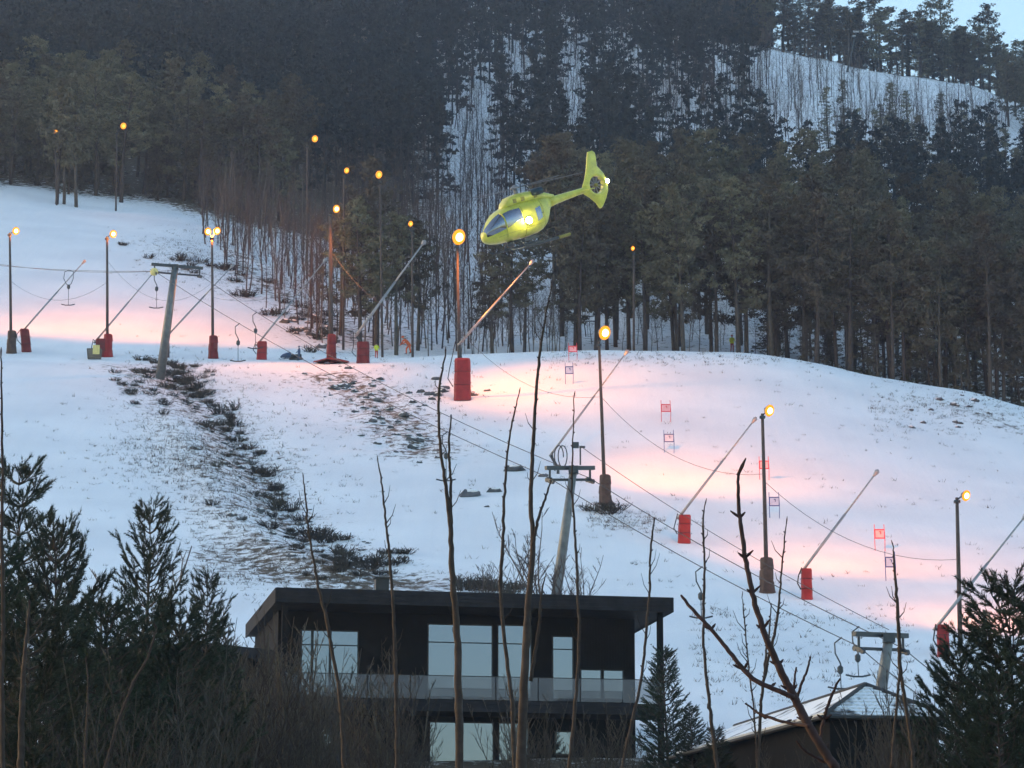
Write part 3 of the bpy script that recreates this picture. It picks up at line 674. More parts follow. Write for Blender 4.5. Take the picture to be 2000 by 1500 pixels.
# ------------------------------------------------------------ drag lift towers, cables and T bars
def lift_tower(label, base, top, arm, D, arm2=None, r=.28):
    g = on(at(base[0], base[1], D).x, D); t = at(top[0], top[1], D - 1.2)
    root = thing('lift_tower', label, 'lift tower', g, 'drag lift towers')
    b = MB(); b.tube([g - (t - g) * .12, g.lerp(t, .5), t], [r * 1.05, r * .9, r * .72], 12); b.build('mast', M['steel'], root, True)
    a0 = at(arm[0][0], arm[0][1], t.y - .6); a1 = at(arm[1][0], arm[1][1], t.y + 1.0)
    x = (a1 - a0).normalized(); b = MB()
    for z in (0, ): 
        rot = x.to_track_quat('X', 'Z').to_matrix(); b.box((a0 + a1) / 2, ((a1 - a0).length, .22, .2), rot)
    b.box(t, (.5, .45, .4)); b.build('crossarm', M['dark_steel'], root)
    ends = []
    b2 = MB()
    drop = Vector((0, 0, -.62)); lo0 = a0 + x * .25 + drop; lo1 = a1 - x * .25 + drop
    b2.tube([lo0, lo1], .07, 6)
    for e in (lo0, lo1): b2.tube([e - drop, e], .06, 6)
    b2.build('lower_beam', M['dark_steel'], root)
    for e in (lo0, lo1):
        b3 = MB(); ydir = Vector((.45, -.85, -.3)).normalized()
        for s in (-.3, 0, .3):
            c = e + ydir * s + Vector((0, 0, -.05)); b3.tube([c - x * .06, c + x * .06], .13, 10)
        b3.box(e, (.1, .7, .08), ydir.to_track_quat('Y', 'Z').to_matrix()); b3.build('sheave_train', M['dark_steel'], root); ends.append(e + Vector((0, 0, .08)))
    return root, ends
T1, E1 = lift_tower('leaning lift tower on the upper left shelf', (313, 722), (342, 522), ((296, 516), (396, 524)), 233, r=.36)
T2, E2 = lift_tower('lift tower in the middle above the black house roof', (1082, 1175), (1120, 918), ((1066, 914), (1160, 914)), 158)
T3, E3 = lift_tower('lift tower behind the snow dusted hut roof', (1712, 1400), (1736, 1246), ((1668, 1238), (1772, 1242)), 133)
b = MB(); b.box(E2[1] + Vector((-.5, 0, 1.2)), (.08, .08, 1.0)); b.box(E2[1] + Vector((-.75, 0, 1.75)), (.35, .2, .3)); b.box(E2[1] + Vector((-.4, 0, 1.65)), (.3, .1, .1)); b.build('signal_box', M['dark_steel'], T2)
b = MB(); b.ball(E1[0] + Vector((0, -.2, -.1)), .32, 8, 6, (1, .7, 1)); b.build('warning_marker', M['sign_y'], T1)
# hose loop on top of the middle tower
b = MB(); c0 = at(1090, 893, 157); b.tube([c0 + Vector((math.cos(a) * .28 + a * .03, 0, math.sin(a) * .62)) for a in np.linspace(0, 11, 26)], .03, 5, False); b.build('hose_coil', M['hose'], T2, True)

def sag_pts(A, B, s, n=14):
    return [A.lerp(B, t) + Vector((0, 0, -4 * s * t * (1 - t))) for t in np.linspace(0, 1, n)]
def cable(label, A, B, s, r=.022, name='lift_cable', cat='cable', group=None):
    b = MB(); P = sag_pts(A, B, s); o0 = P[0].copy(); b.v = []; b.tube(P, r, 4, False)
    b.v = [(v[0] - o0.x, v[1] - o0.y, v[2] - o0.z) for v in b.v]
    o = b.build(name, M['cable']); o.location = o0; tag(o, label, cat, group); return P
CP = {}
CP['12a'] = cable('left lift cable running down from the leaning tower to the middle tower', E1[0], E2[0], .7)
CP['12b'] = cable('right lift cable running down from the leaning tower to the middle tower', E1[1], E2[1], .9)
CP['23a'] = cable('left lift cable from the middle tower to the hut tower', E2[0], E3[0], .3)
CP['23b'] = cable('right lift cable from the middle tower to the hut tower', E2[1], E3[1], .35)
CP['23c'] = cable('signal wire from the middle tower to the hut tower', E2[1] + Vector((-.5, 0, 1.7)), E3[1] + Vector((-.6, 0, .8)), .4, .016)
CP['01a'] = cable('lower lift cable going out of the picture on the left', E1[0], at(-120, 505, 262), .35)
CP['01b'] = cable('upper lift cable going out of the picture on the left', E1[1] + Vector((0, 0, .5)), at(-120, 494, 268), .9)
CP['34a'] = cable('lift cable dropping from the hut tower behind the right pine', E3[1], at(1990, 1420, 112), .2)
CP['34b'] = cable('left lift cable dropping behind the hut roof', E3[0], at(1960, 1470, 112), .2)
def pw(label, a, b, s): cable(label, a, b, s, .014, 'power_cable', 'cable')
def pt(k, f): return FL[k][1].lerp(FL[k][2], f)
pw('slack wire between the two leftmost floodlight poles', pt(1, .6), pt(2, .62), 1.6)
pw('slack wire from the crate floodlight to the two lamp pole', pt(2, .8), pt(3, .62), 2.4)
pw('slack wire from the two lamp pole to the wooden mast', pt(3, .5), pt(4, .62), 1.2)
pw('slack wire from the wooden mast to the brightest floodlight', pt(4, .75), pt(5, .55), 2.4)
pw('slack wire from the brightest floodlight to the wrapped foot pole', pt(5, .45), pt(6, .66), 1.6)
pw('slack wire from the wrapped foot pole to the gate floodlight', pt(6, .66), pt(7, .66), 1.5)
pw('slack wire from the gate floodlight to the far right pole', pt(7, .62), pt(8, .60), 1.3)
def tbar(label, P, length=3.0, loop=False, D=None):
    root = thing('t_bar', label, 'lift bar', P, 'drag lift T bars'); Z = Vector
    b = MB()
    if loop: b.tube([Z((0, 0, 0)), Z((-.35, 0, -.15)), Z((-.42, 0, -.7)), Z((-.2, 0, -1.15)), Z((0, 0, -1.3))], .03, 5); b.tube([Z((0, 0, 0)), Z((.35, 0, -.15)), Z((.36, 0, -.7)), Z((.2, 0, -1.15)), Z((0, 0, -1.3))], .03, 5)
    else: b.tube([Z((.1, 0, 0)), Z((-.22, 0, -.25)), Z((-.2, 0, -.7)), Z((0, 0, -1.1)), Z((.05, 0, -1.3))], .035, 5)
    b.build('hanger', M['dark_steel'], root, local=True)
    b = MB(); b.tube([(0, 0, -1.22), (0, 0, -1.3), (0, 0, -1.5), (0, 0, -1.6)], [.05, .13, .13, .05], 8); b.build('spring_box', M['dark_steel'], root, local=True)
    b = MB(); b.tube([(0, 0, -1.5), (.02, 0, -length)], .022, 5); b.build('rope', M['cable'], root, local=True)
    b = MB(); b.tube([(-.55, 0, -length + .05), (-.2, 0, -length - .03), (.2, 0, -length - .03), (.55, 0, -length + .05)], .04, 6); b.build('seat_bar', M['dark_steel'], root, local=True)
    return root
def on_cable(key, px):
    P = CP[key]; q = [project(p)[0] for p in P]
    for i in range(len(P) - 1):
        lo, hi = sorted((q[i], q[i + 1]))
        if lo <= px <= hi: return P[i].lerp(P[i + 1], (px - q[i]) / (q[i + 1] - q[i]))
    return P[0]
tbar('T bar with a wide loop left of the crate floodlight', on_cable('01a', 135), 2.9, True)
tbar('T bar hanging at the arm of the leaning lift tower', on_cable('01a', 302) + Vector((.2, 0, 0)), 2.9)
tbar('lower of two T bars above the snowmobile', on_cable('12a', 466), 2.7)
tbar('upper of two T bars above the snowmobile', on_cable('12b', 500), 2.7)
tbar('T bar hanging between the forked saplings', on_cable('12a', 872), 2.8)
tbar('T bar hanging left of the gate floodlight', on_cable('23a', 1368), 2.4)
tbar('T bar hanging left of the hut lift tower, nearer the arm', on_cable('23b', 1674), 2.2)
tbar('T bar hanging left of the hut lift tower, lower one', on_cable('23a', 1640), 2.2)

# ------------------------------------------------------------ slalom gates
def gate(label, x, y0, y1, w, red):
    g = ground(x, y1); s = g.y / F; H = (y1 - y0) * s; wd = w * s
    root = thing('slalom_gate', label, 'ski gate', g, 'slalom gates on the right piste'); m = M['plastic_red' if red else 'plastic_blue']
    for k in (-1, 1):
        b = MB(); b.tube([(k * wd / 2, 0, -.2), (k * wd / 2 + .02 * k, .02, H * .5), (k * wd / 2 - .03, 0, H)], .022, 6); b.build('pole', m, root, local=True)
    b = MB(); z0, z1 = H * .48, H * .80
    fr = .05
    b.box((0, 0, z0), (wd, .03, fr * 1.3)); b.box((0, 0, z1), (wd, .03, fr * 1.3))
    for k in (-1, 1): b.box((k * (wd / 2 - .01), 0, (z0 + z1) / 2), (fr, .034, z1 - z0))
    p = b.build('panel_frame', m, root, local=True)
    b = MB(); b.box((0, .004, (z0 + z1) / 2), (wd - .1, .012, z1 - z0 - .05)); b.build('panel_cloth', M['net_red' if red else 'net_blue'], p, local=True)
    b = MB(); b.box((.06, -.012, (z0 + z1) / 2 + .06), (.05, .01, .16)); b.box((.02, -.012, (z0 + z1) / 2 + .13), (.1, .01, .05)); b.build('number_mark', m, p, local=True)
gate('red slalom gate at the crest, topmost of the course', 1119, 668, 703, 16, True)
gate('blue slalom gate just below the crest', 1112, 706, 750, 15, False)
gate('red slalom gate in the middle of the right piste', 1301, 780, 824, 18, True)
gate('blue slalom gate below the middle red gate', 1307, 838, 884, 19, False)
gate('red slalom gate standing behind the gate floodlight pole', 1493, 890, 937, 18, True)
gate('blue slalom gate right of the gate floodlight pole', 1513, 960, 1012, 19, False)
gate('red slalom gate right of the thin leaning snow lance', 1719, 1023, 1076, 19, True)
gate('blue slalom gate half behind the right sapling, lowest of the course', 1740, 1076, 1135, 19, False)

# ------------------------------------------------------------ crate
g = ground(186, 702); root = thing('wooden_crate', 'open weathered wooden crate at the foot of the crate floodlight', 'crate', g)
for k in range(5):
    z = .1 + k * .17; w = 1.0 + .09 * k * .4
    for sy in (-.35, .35):
        b = MB(); b.box((-.08, sy, z), (w, .03, .14)); b.build('plank', M['wood'], root, local=True)
    for sx in (-1, 1):
        b = MB(); b.box((-.08 + sx * (w / 2), 0, z), (.03, .66, .14)); b.build('plank', M['wood'], root, local=True)
g2 = ground(189, 703) + Vector((0, -.5, 0)); b = MB(); b.box((0, 0, .75), (.55, .03, .75)); sg = b.build('yellow_sign', M['sign_y']); sg.location = g2; tag(sg, 'faded yellow board leaning on the wooden crate', 'sign')

# ------------------------------------------------------------ black house with the glass balcony
HO = at(540, 1148, 118.0); _z = HO.z; D2 = _z / slope_of(1168); HR = at(1315, 1168, D2)
hu = (HR - HO); HWID = hu.length; hu.normalize(); hv = Vector((-hu.y, hu.x, 0)); hw = Vector((0, 0, 1))
def hp(u, v, w): return HO + hu * u + hv * v + hw * w
def fp(px, py, v):
    o = HO + hv * v; r = ray(px, py); t = o.dot(hv) / r.dot(hv); q = r * t - HO; return q.dot(hu), q.z
def hbox(b, u0, u1, v0, v1, w0, w1):
    return b.hexa([hp(u0, v0, w0), hp(u1, v0, w0), hp(u1, v1, w0), hp(u0, v1, w0), hp(u0, v0, w1), hp(u1, v0, w1), hp(u1, v1, w1), hp(u0, v1, w1)])
hbase = hp(HWID / 2, 6, 0); hbase.z = hz(hbase.x, hbase.y)
house = thing('black_house', 'black timber house with glass balcony below the ski slope', 'house', hbase)
DEP = 11.5; VW = 2.4                                  # depth of the roof, distance of wall behind the roof edge
uR = fp(1240, 1280, VW)[0]; uL = .35
wB = -8.2
b = MB(); hbox(b, uL, uR, VW, DEP - .3, wB, -.56); wall = b.build('wall', M['clad'], house)
# vertical cladding boards on the front wall (upper storey)
roof = None
b = MB(); b.hexa([hp(.06, .06, -.5), hp(HWID - .06, .06, -.5), hp(HWID - .06, DEP, -.5), hp(.06, DEP, -.5), hp(.06, .06, -.01), hp(HWID - .06, .06, -.01), hp(HWID - .06, DEP, -.01), hp(.06, DEP, -.01)]); roof = b.build('roof', M['fascia'], house)
for k in range(4):
    b = MB(); z1 = .02 - k * .145; hbox(b, -.0 - .002 * k, HWID + .002 * k, .0 + .012 * (k % 2), .05, z1 - .135, z1); b.build('fascia_board', M['fascia'], roof)
    b = MB(); hbox(b, -.03, .04, .06, DEP, z1 - .135, z1); b.build('fascia_board', M['fascia'], roof)
    b = MB(); hbox(b, HWID - .04, HWID + .03, .06, DEP, z1 - .135, z1); b.build('fascia_board', M['fascia'], roof)
for k in range(9):
    b = MB(); v0 = .08 + k * .255; hbox(b, .05, HWID - .05, v0, v0 + .235, -.545, -.503); b.build('soffit_board', M['fascia'], roof)
cu, cw = fp(747, 1140, 4.0); b = MB(); hbox(b, cu - .27, cu + .27, 4, 4.5, -.01, cw + .22); ch = b.build('chimney', M['frame'], roof)
b = MB(); hbox(b, cu - .33, cu + .33, 3.95, 4.55, cw + .22, cw + .28); b.build('chimney_cap', M['frame'], ch)
def window(px0, px1, py0, py1, v=VW, trans=None, mull=(), lab=None, pane='pane'):
    u0, w1 = fp(px0, py0, v); u1, w0 = fp(px1, py1, v); fw = .045
    b = MB(); hbox(b, u0 - fw, u0, v - .07, v + .02, w0 - fw, w1 + fw); hbox(b, u1, u1 + fw, v - .07, v + .02, w0 - fw, w1 + fw)
    hbox(b, u0, u1, v - .068, v + .02, w1, w1 + fw); hbox(b, u0, u1, v - .068, v + .02, w0 - fw, w0)
    us = [u0] + [fp(m, py0, v)[0] for m in mull] + [u1]
    for m in us[1:-1]: hbox(b, m - .05, m + .05, v - .066, v + .02, w0, w1)
    wt = None
    if trans: wt = fp(px0, trans, v)[1]; hbox(b, u0, u1, v - .06, v + .02, wt - .02, wt + .02)
    f = b.build('window', M['frame'], house)
    for a, c in zip(us[:-1], us[1:]):
        for lo, hi in ([(w0, wt), (wt, w1)] if wt else [(w0, w1)]):
            b = MB(); hbox(b, a + .004, c - .004, v - .03, v - .012, lo + .004, hi - .004); b.build('pane', M[pane], f)
window(590, 697, 1232, 1358, trans=1259, mull=(610, 645))
window(837, 960, 1220, 1362, trans=1254, mull=(893,))
window(973, 1036, 1222, 1363, trans=1257)
window(1080, 1118, 1244, 1365, trans=1268)
window(1135, 1173, 1309, 1364); window(1179, 1216, 1310, 1365)
window(596, 645, 1420, 1466, mull=(613,)); window(840, 962, 1411, 1520, mull=(895,)); window(975, 1030, 1413, 1520); window(1085, 1118, 1430, 1473)
# balcony
uA = fp(548, 1365, .1)[0]; uB = fp(1297, 1370, .1)[0]; wS = fp(560, 1361, .1)[1]
bal = MB(); hbox(bal, uA, uB, .15, VW - .002, wS - .42, wS); balo = bal.build('balcony', M['fascia'], house)
for k in range(3):
    b = MB(); hbox(b, uA - .02, uB + .02, .09 + .01 * (k % 2), .15, wS - .44 + k * .15, wS - .31 + k * .15); b.build('balcony_board', M['fascia'], balo)
b = MB()
npan = 9; wT = fp(560, 1314, .1)[1]
for k in range(npan):
    a = uA + (uB - uA) * k / npan + .02; c = uA + (uB - uA) * (k + 1) / npan - .02
    b = MB(); hbox(b, a, c, .10, .116, wS + .03, wT); b.build('glass_panel', M['bal'], balo)
b = MB(); hbox(b, uA, uB, .085, .13, wT + .002, wT + .03); b.build('hand_rail', M['frame'], balo)
uP = fp(1288, 1250, .5)[0]
for up in (uP, uA + .15):
    b = MB(); hbox(b, up - .11, up + .11, .30, .52, wB, -.56); b.build('post', M['clad'], house)
for k in range(22):                                   # cladding boards of the dark bay at the right
    u0 = fp(1122, 1280, VW)[0] + .02 + k * .115
    if u0 + .1 > uR: break
    b = MB(); hbox(b, u0, u0 + .1, VW - .02, VW - .002, fp(1135, 1305, VW)[1], -.58); b.build('cladding_board', M['clad'], wall)
b = MB(); hbox(b, -1.2, HWID + 1.5, -3.0, DEP, wB - 1.8, wB); b.build('foundation', M['rock'], house)

# ------------------------------------------------------------ hut with snow dusted roof
AP = at(1690, 1341, 95.0); rd_ = Vector((-.22, .975, 0)).normalized(); sd_ = Vector((rd_.y, -rd_.x, 0))   # ridge runs away to the left
eL = at(1612, 1399, 93.0); eR = at(1852, 1401, 93.6); ez = (eL.z + eR.z) / 2
hutb = (eL + eR) / 2 + rd_ * 5; hutb.z = hz(hutb.x, hutb.y)
hut = thing('hut', 'dark hut with snow dusted tiled roof in the lower right', 'hut', hutb)
HL = 15.0
L0 = Vector((eL.x, eL.y, ez)); R0 = Vector((eR.x, eR.y, ez)); mid = (L0 + R0) / 2; half = (R0 - L0).length / 2
L1 = L0 + rd_ * HL - sd_ * .6; R1 = R0 + rd_ * HL + sd_ * 2.2; A0 = AP.copy(); A1 = AP + rd_ * (HL - 1)
b = MB(); b.add([L0, R0, A0], [(0, 1, 2)]); b.add([L0, A0, A1, L1], [(0, 1, 2, 3)]); b.add([R0, R1, A1, A0], [(0, 1, 2, 3)]); b.add([L0, L1, R1, R0], [(0, 1, 2, 3)]); b.add([L1, A1, R1], [(0, 1, 2)])
hr = b.build('roof', M['tile'], hut)
# courses of pantiles on the front hip
nrow = 9
for k in range(nrow):
    f0, f1 = k / nrow, (k + 1) / nrow
    a0 = L0.lerp(A0, f0); c0 = R0.lerp(A0, f0); a1 = L0.lerp(A0, f1); c1 = R0.lerp(A0, f1)
    n = (R0 - L0).cross(A0 - L0).normalized(); m = max(4, int((c0 - a0).length / .055)); vs = []
    for j in range(m + 1):
        t = j / m; wv = .022 * abs(math.sin(j * math.pi / 4)); vs.append(a0.lerp(c0, t) + n * (.055 + wv))
    for j in range(m + 1):
        t = j / m; wv = .022 * abs(math.sin(j * math.pi / 4)); vs.append(a1.lerp(c1, t) + n * (.018 + wv))
    for j in range(m + 1): vs.append(a0.lerp(c0, j / m) + n * .01)
    fs_ = [(j, j + 1, m + 2 + j, m + 1 + j) for j in range(m)] + [(2 * m + 2 + j, 2 * m + 3 + j, j + 1, j) for j in range(m)]
    b = MB(); b.add(vs, fs_); b.build('tile_course', M['roof_snow'], hr)
# snow on the left slope, ridge and hip caps, eaves
n = (A0 - L0).cross(L1 - L0).normalized(); n = n if n.z > 0 else -n
b = MB(); P = [L0.lerp(A0, .08) + rd_ * .1, A0 - (A0 - L0).normalized() * .12 + rd_ * .25, A1, L1.lerp(A1, .08)]; b.hexa([p + n * .012 for p in P] + [p + n * .08 for p in P]); b.build('snow_cover', M['roof_snow'], hr)
n2 = (R1 - R0).cross(A0 - R0).normalized(); n2 = n2 if n2.z > 0 else -n2
b = MB(); P = [R0.lerp(A0, .05) + rd_ * .1, R1.lerp(A1, .05), A1, A0 + rd_ * .25]; b.hexa([p + n2 * .012 for p in P] + [p + n2 * .07 for p in P]); b.build('snow_cover', M['roof_snow'], hr)
for A_, B_ in ((L0, A0), (R0, A0), (A0, A1)):
    b = MB(); b.tube([A_.lerp(B_, t) + Vector((0, 0, .07)) for t in np.linspace(0, 1, 8)], .075, 6); b.build('ridge_tile', M['tile'], hr)
b = MB(); b.tube([L0 + Vector((0, -.08, -.04)), R0 + Vector((0, -.08, -.04))], .07, 7); b.tube([L0 + Vector((-.08, 0, -.04)), L1 + Vector((-.08, 0, -.04))], .07, 7); b.build('gutter', M['frame'], hr)
b = MB(); i0 = L0 + sd_ * .25 + rd_ * .35; i1 = R0 - sd_ * .25 + rd_ * .35; i2 = R1 - sd_ * .3 - rd_ * .3; i3 = L1 + sd_ * .3 - rd_ * .3
dn = Vector((0, 0, -3.4)); up_ = Vector((0, 0, -.03)); b.hexa([i0 + dn, i1 + dn, i2 + dn, i3 + dn, i0 + up_, i1 + up_, i2 + up_, i3 + up_]); hwall = b.build('wall', M['clad'], hut)
L_ = (i1 - i0).length
for k in range(int(L_ / .16)):
    p = i0 + sd_ * (.02 + k * .16) - rd_ * .012; b = MB(); q = p + sd_ * .14
    b.hexa([p + dn, q + dn, q + dn + rd_ * .01, p + dn + rd_ * .01, p + up_ * 2, q + up_ * 2, q + up_ * 2 + rd_ * .01, p + up_ * 2 + rd_ * .01]); b.build('cladding_board', M['clad'], hwall)

# ------------------------------------------------------------ low dark shed behind the left pines
sL = at(150, 1268, 108); sR = at(400, 1262, 106); szz = sL.z; sR.z = szz; shb = (sL + sR) / 2; shb.z = hz(shb.x, shb.y + 2)
shed = thing('shed', 'low dark shed half hidden behind the pines at lower left', 'shed', shb)
dx = (sR - sL).normalized(); dy = Vector((-dx.y, dx.x, 0)); dz = Vector((0, 0, 1))
def sp(a, c, w): return sL + dx * a + dy * c + dz * w
Ls = (sR - sL).length
b = MB(); b.hexa([sp(0.2, .3, -6), sp(Ls - .2, .3, -6), sp(Ls - .2, 5, -6), sp(.2, 5, -6), sp(.2, .3, -.2), sp(Ls - .2, .3, -.2), sp(Ls - .2, 5, -.2), sp(.2, 5, -.2)]); b.build('wall', M['clad'], shed)
b = MB(); b.hexa([sp(0, 0, -.198), sp(Ls, 0, -.198), sp(Ls, 5.2, -.198), sp(0, 5.2, -.198), sp(0, 0, 0), sp(Ls, 0, 0), sp(Ls, 5.2, .3), sp(0, 5.2, .3)]); sr_ = b.build('roof', M['fascia'], shed)
b = MB(); b.hexa([sp(.9, .28, -3.02), sp(2.6, .28, -3.02), sp(2.6, .299, -3.02), sp(.9, .299, -3.02), sp(.9, .2, -2.9), sp(2.6, .2, -2.9), sp(2.6, .299, -2.9), sp(.9, .299, -2.9)]); b.build('rail_board', M['wood'], shed)

# ------------------------------------------------------------ rocks, shrubs and dry grass on the snow
def rock_mesh(seed):
    r = np.random.default_rng(seed); b = MB(); b.ball((0, 0, 0), .5, 8, 5, (1.25, .9, .62)); v = []
    for p in b.v:
        p = Vector(p); k = 1 + .22 * math.sin(p.x * 7 + seed) * math.cos(p.y * 6 + seed * 2) + r.uniform(-.3, .22); v.append(tuple(p * k))
    b.v = v; return b.mesh('rock', M['rock'])
ROCKS = [rock_mesh(i) for i in range(7)]
SNOWCAP = []
for i in range(3):
    b = MB(); b.ball((.06 * i - .06, .10, .20), .46, 9, 5, (1.1, .9, .34)); SNOWCAP.append(b.mesh('snow_cap', M['snow'], True))
def rock(px, py, w, label, group):
    g = ground(px, py); s = w * g.y / F
    o = thing('rock', label, 'rock', g, group); o.scale = (s, s, s * random.uniform(.7, 1.2)); o.rotation_euler = (0, random.uniform(-.2, .2), random.uniform(-.5, .5))
    inst('stone', random.choice(ROCKS), o)
    if random.random() < .85: inst('snow_cap', random.choice(SNOWCAP), o)
for k in range(78):
    t = random.random(); px = 640 + 190 * t + random.gauss(0, 38); py = 735 + 130 * t + random.gauss(0, 22)
    rock(px, py, random.choice((7, 9, 11, 14, 20)) * random.uniform(.8, 1.2) * (.7 + .4 * t), 'dark rock poking through the snow below the red mat mast', 'rocks below the red mat mast')
for k in range(14): rock(random.gauss(860, 40), random.gauss(765, 12), random.uniform(10, 22), 'dark rock beside the foot of the brightest floodlight', 'rocks beside the brightest floodlight')
for px, py, w, l in ((1003, 918, 36, 'flat dark rock left of the middle lift tower arm'), (918, 968, 38, 'dark rock in the groomed track, leftmost of the pair'), (965, 960, 26, 'small dark rock in the groomed track, right of the pair'), (950, 990, 10, 'tiny stone below the pair of track rocks'), (1060, 930, 18, 'dark stone behind the tall centre sapling')):
    rock(px, py, w, l, None)
for k in range(16): rock(1780 + 220 * random.random(), 770 + 75 * random.random() + 0, random.uniform(7, 17), 'small stone on the rim at the right edge', 'stones on the right rim')
for k in range(20):
    t = random.random(); rock(560 + 120 * t + random.gauss(0, 15), 615 + 70 * t + random.gauss(0, 14), random.uniform(10, 24), 'snow capped rock on the bank below the birch thicket', 'rocks below the birch thicket')

for k in range(60):
    t = random.random() * (len(gully_px) - 1.5); i = int(t); f = t - i
    rock(gully_px[i][0] * (1 - f) + gully_px[i + 1][0] * f + random.gauss(-10, 34), gully_px[i][1] * (1 - f) + gully_px[i + 1][1] * f + random.gauss(8, 18), random.choice((6, 8, 10, 13, 18)), 'small stone showing through thin snow beside the gully', 'stones beside the gully')
def shrub_mesh(seed, n=30, h=.9, w=.8, m='shrub'):
    r = np.random.default_rng(seed); b = MB()
    for k in range(n):
        a = r.uniform(0, 6.283); q = r.uniform(0, 1) ** .5 * w * .45; p0 = Vector((math.cos(a) * q, math.sin(a) * q, -.05))
        d = Vector((math.cos(a) * r.uniform(.1, .7) + r.normal() * .2, math.sin(a) * r.uniform(.1, .7) + r.normal() * .2, r.uniform(.4, 1))).normalized(); L = h * r.uniform(.5, 1.1)
        p1 = p0 + d * L * .6; p2 = p1 + (d + Vector((r.normal() * .4, r.normal() * .4, .1))).normalized() * L * .4
        b.tube([p0, p1, p2], [.034, .026, .012], 3, False)
        e = p1 + Vector((r.normal() * .25, r.normal() * .25, r.uniform(0, .3))) * h; b.tube([p1, e], [.022, .010], 3, False)
    V1, T1_ = tri_of(b)
    C = np.stack([r.normal(size=45) * w * .33, r.normal(size=45) * w * .33, np.abs(r.normal(size=45)) * h * .35], -1)
    V2, T2_ = leaf_tris(r, C, r.uniform(.03, .10, 45))
    return npmesh('twigs', np.concatenate([V1, V2]), np.concatenate([T1_, T2_ + len(V1)]), M[m])
SHR = [shrub_mesh(i, random.choice((24, 34, 46)), random.uniform(.6, 1.0), random.uniform(.6, 1.1)) for i in range(9)]
def shrub(px, py, hpx, label, group, sx=1.3):
    g = ground(px, py); s = hpx * g.y / F / .9
    o = thing('low_shrub', label, 'shrub', g, group); o.scale = (s * sx, s * sx, s); o.rotation_euler = (0, 0, random.uniform(0, 6.28)); inst('twigs', random.choice(SHR), o)['kind'] = 'stuff'
gp = gully_px
for k in range(90):
    t = random.random() ** .8 * (len(gp) - 2.0); i = int(t); f = t - i; x = gp[i][0] * (1 - f) + gp[i + 1][0] * f; y = gp[i][1] * (1 - f) + gp[i + 1][1] * f
    shrub(x + random.gauss(-14, 30), y + random.gauss(8, 16), random.choice((5, 7, 9, 12, 16, 22)), 'dark leafless shrub in the gully between the two snow fields', 'shrubs along the gully', random.uniform(1.0, 1.7))
for k in range(58):
    t = (k + random.random()) / 58 * (len(gp) - 2.2); i = int(t); f = t - i
    shrub(gp[i][0] * (1 - f) + gp[i + 1][0] * f + random.gauss(4, 11), gp[i][1] * (1 - f) + gp[i + 1][1] * f + random.gauss(0, 8), random.choice((10, 14, 18, 24, 30)), 'dark leafless shrub in the gully between the two snow fields', 'shrubs along the gully', random.uniform(.8, 1.3))
for k in range(46): shrub(random.uniform(215, 410), random.gauss(748, 22) + max(0, 0), random.uniform(8, 16), 'low brown shrub at the foot of the leaning lift tower', 'shrubs at the leaning tower', 1.8)
for k in range(24): shrub(random.uniform(620, 800), random.gauss(1105, 14), random.uniform(12, 26), 'brown shrub just above the black house roof', 'shrubs above the house roof', 1.5)
for k in range(12): shrub(random.uniform(860, 1010), random.gauss(1148, 8), random.uniform(14, 30), 'brown shrub behind the middle of the house roof', 'shrubs behind the house roof', 1.4)
for k in range(4): shrub(1160 + k * 15, 998 + random.gauss(0, 3), 22, 'dark tuft of twigs round the wrapped floodlight foot', 'tufts round the wrapped foot', 1.6)
for k in range(34):
    t = random.random(); shrub(300 + 340 * t + random.gauss(0, 28), 470 + 190 * t + random.gauss(0, 14), random.uniform(10, 22), 'low shrub on the bank right of the upper left piste', 'shrubs on the upper bank', 1.5)

# dry grass blades: nobody could count them
def grass():
    C = []
    def area(n, poly_fn):
        for _ in range(n):
            px, py = poly_fn(); g = ground(px, py); C.append((g.x, g.y, g.z, random.uniform(.5, 1.2)))
    area(900, lambda: (random.gauss(400, 90), random.gauss(840, 70)))
    area(700, lambda: (random.gauss(390, 90), random.gauss(900, 25)))
    area(650, lambda: (random.gauss(480, 70), random.gauss(990, 45)))
    area(450, lambda: (random.uniform(380, 760), random.gauss(1110, 25)))
    area(350, lambda: (random.uniform(240, 420), random.gauss(740, 18)))
    area(300, lambda: (random.gauss(760, 90), random.gauss(800, 50)))
    area(420, lambda: (random.uniform(1700, 2010), random.gauss(800, 28)))
    area(500, lambda: (random.gauss(380, 60), random.gauss(500, 30)))
    area(500, lambda: (random.uniform(0, 2000), random.uniform(700, 1150)))
    area(160, lambda: (random.uniform(1150, 1300), random.gauss(1020, 10)))
    area(300, lambda: (random.uniform(1350, 1800), random.uniform(1180, 1380)))
    area(420, lambda: (random.uniform(1050, 1950), random.gauss(700, 10)))
    C = np.array(C); r = np.random.default_rng(5); nb = 7; n = len(C)
    base = np.repeat(C[:, :3], nb, 0) + np.concatenate([r.normal(size=(n * nb, 2)) * .13, np.full((n * nb, 1), -.02)], 1)
    s = np.repeat(C[:, 3], nb)[:, None] * .26
    tip = base + np.concatenate([r.normal(size=(n * nb, 2)) * .7, r.uniform(.3, 1.2, (n * nb, 1))], 1) * s
    sd = np.concatenate([rand_unit(r, n * nb)[:, :2] * .022, np.zeros((n * nb, 1))], 1)
    Vv = np.stack([base - sd, base + sd, tip], 1).reshape(-1, 3)
    o = bpy.data.objects.new('dry_grass', npmesh('dry_grass', Vv, np.arange(len(Vv)).reshape(-1, 3), M['grass'])); COL.objects.link(o); o['kind'] = 'stuff'
grass()

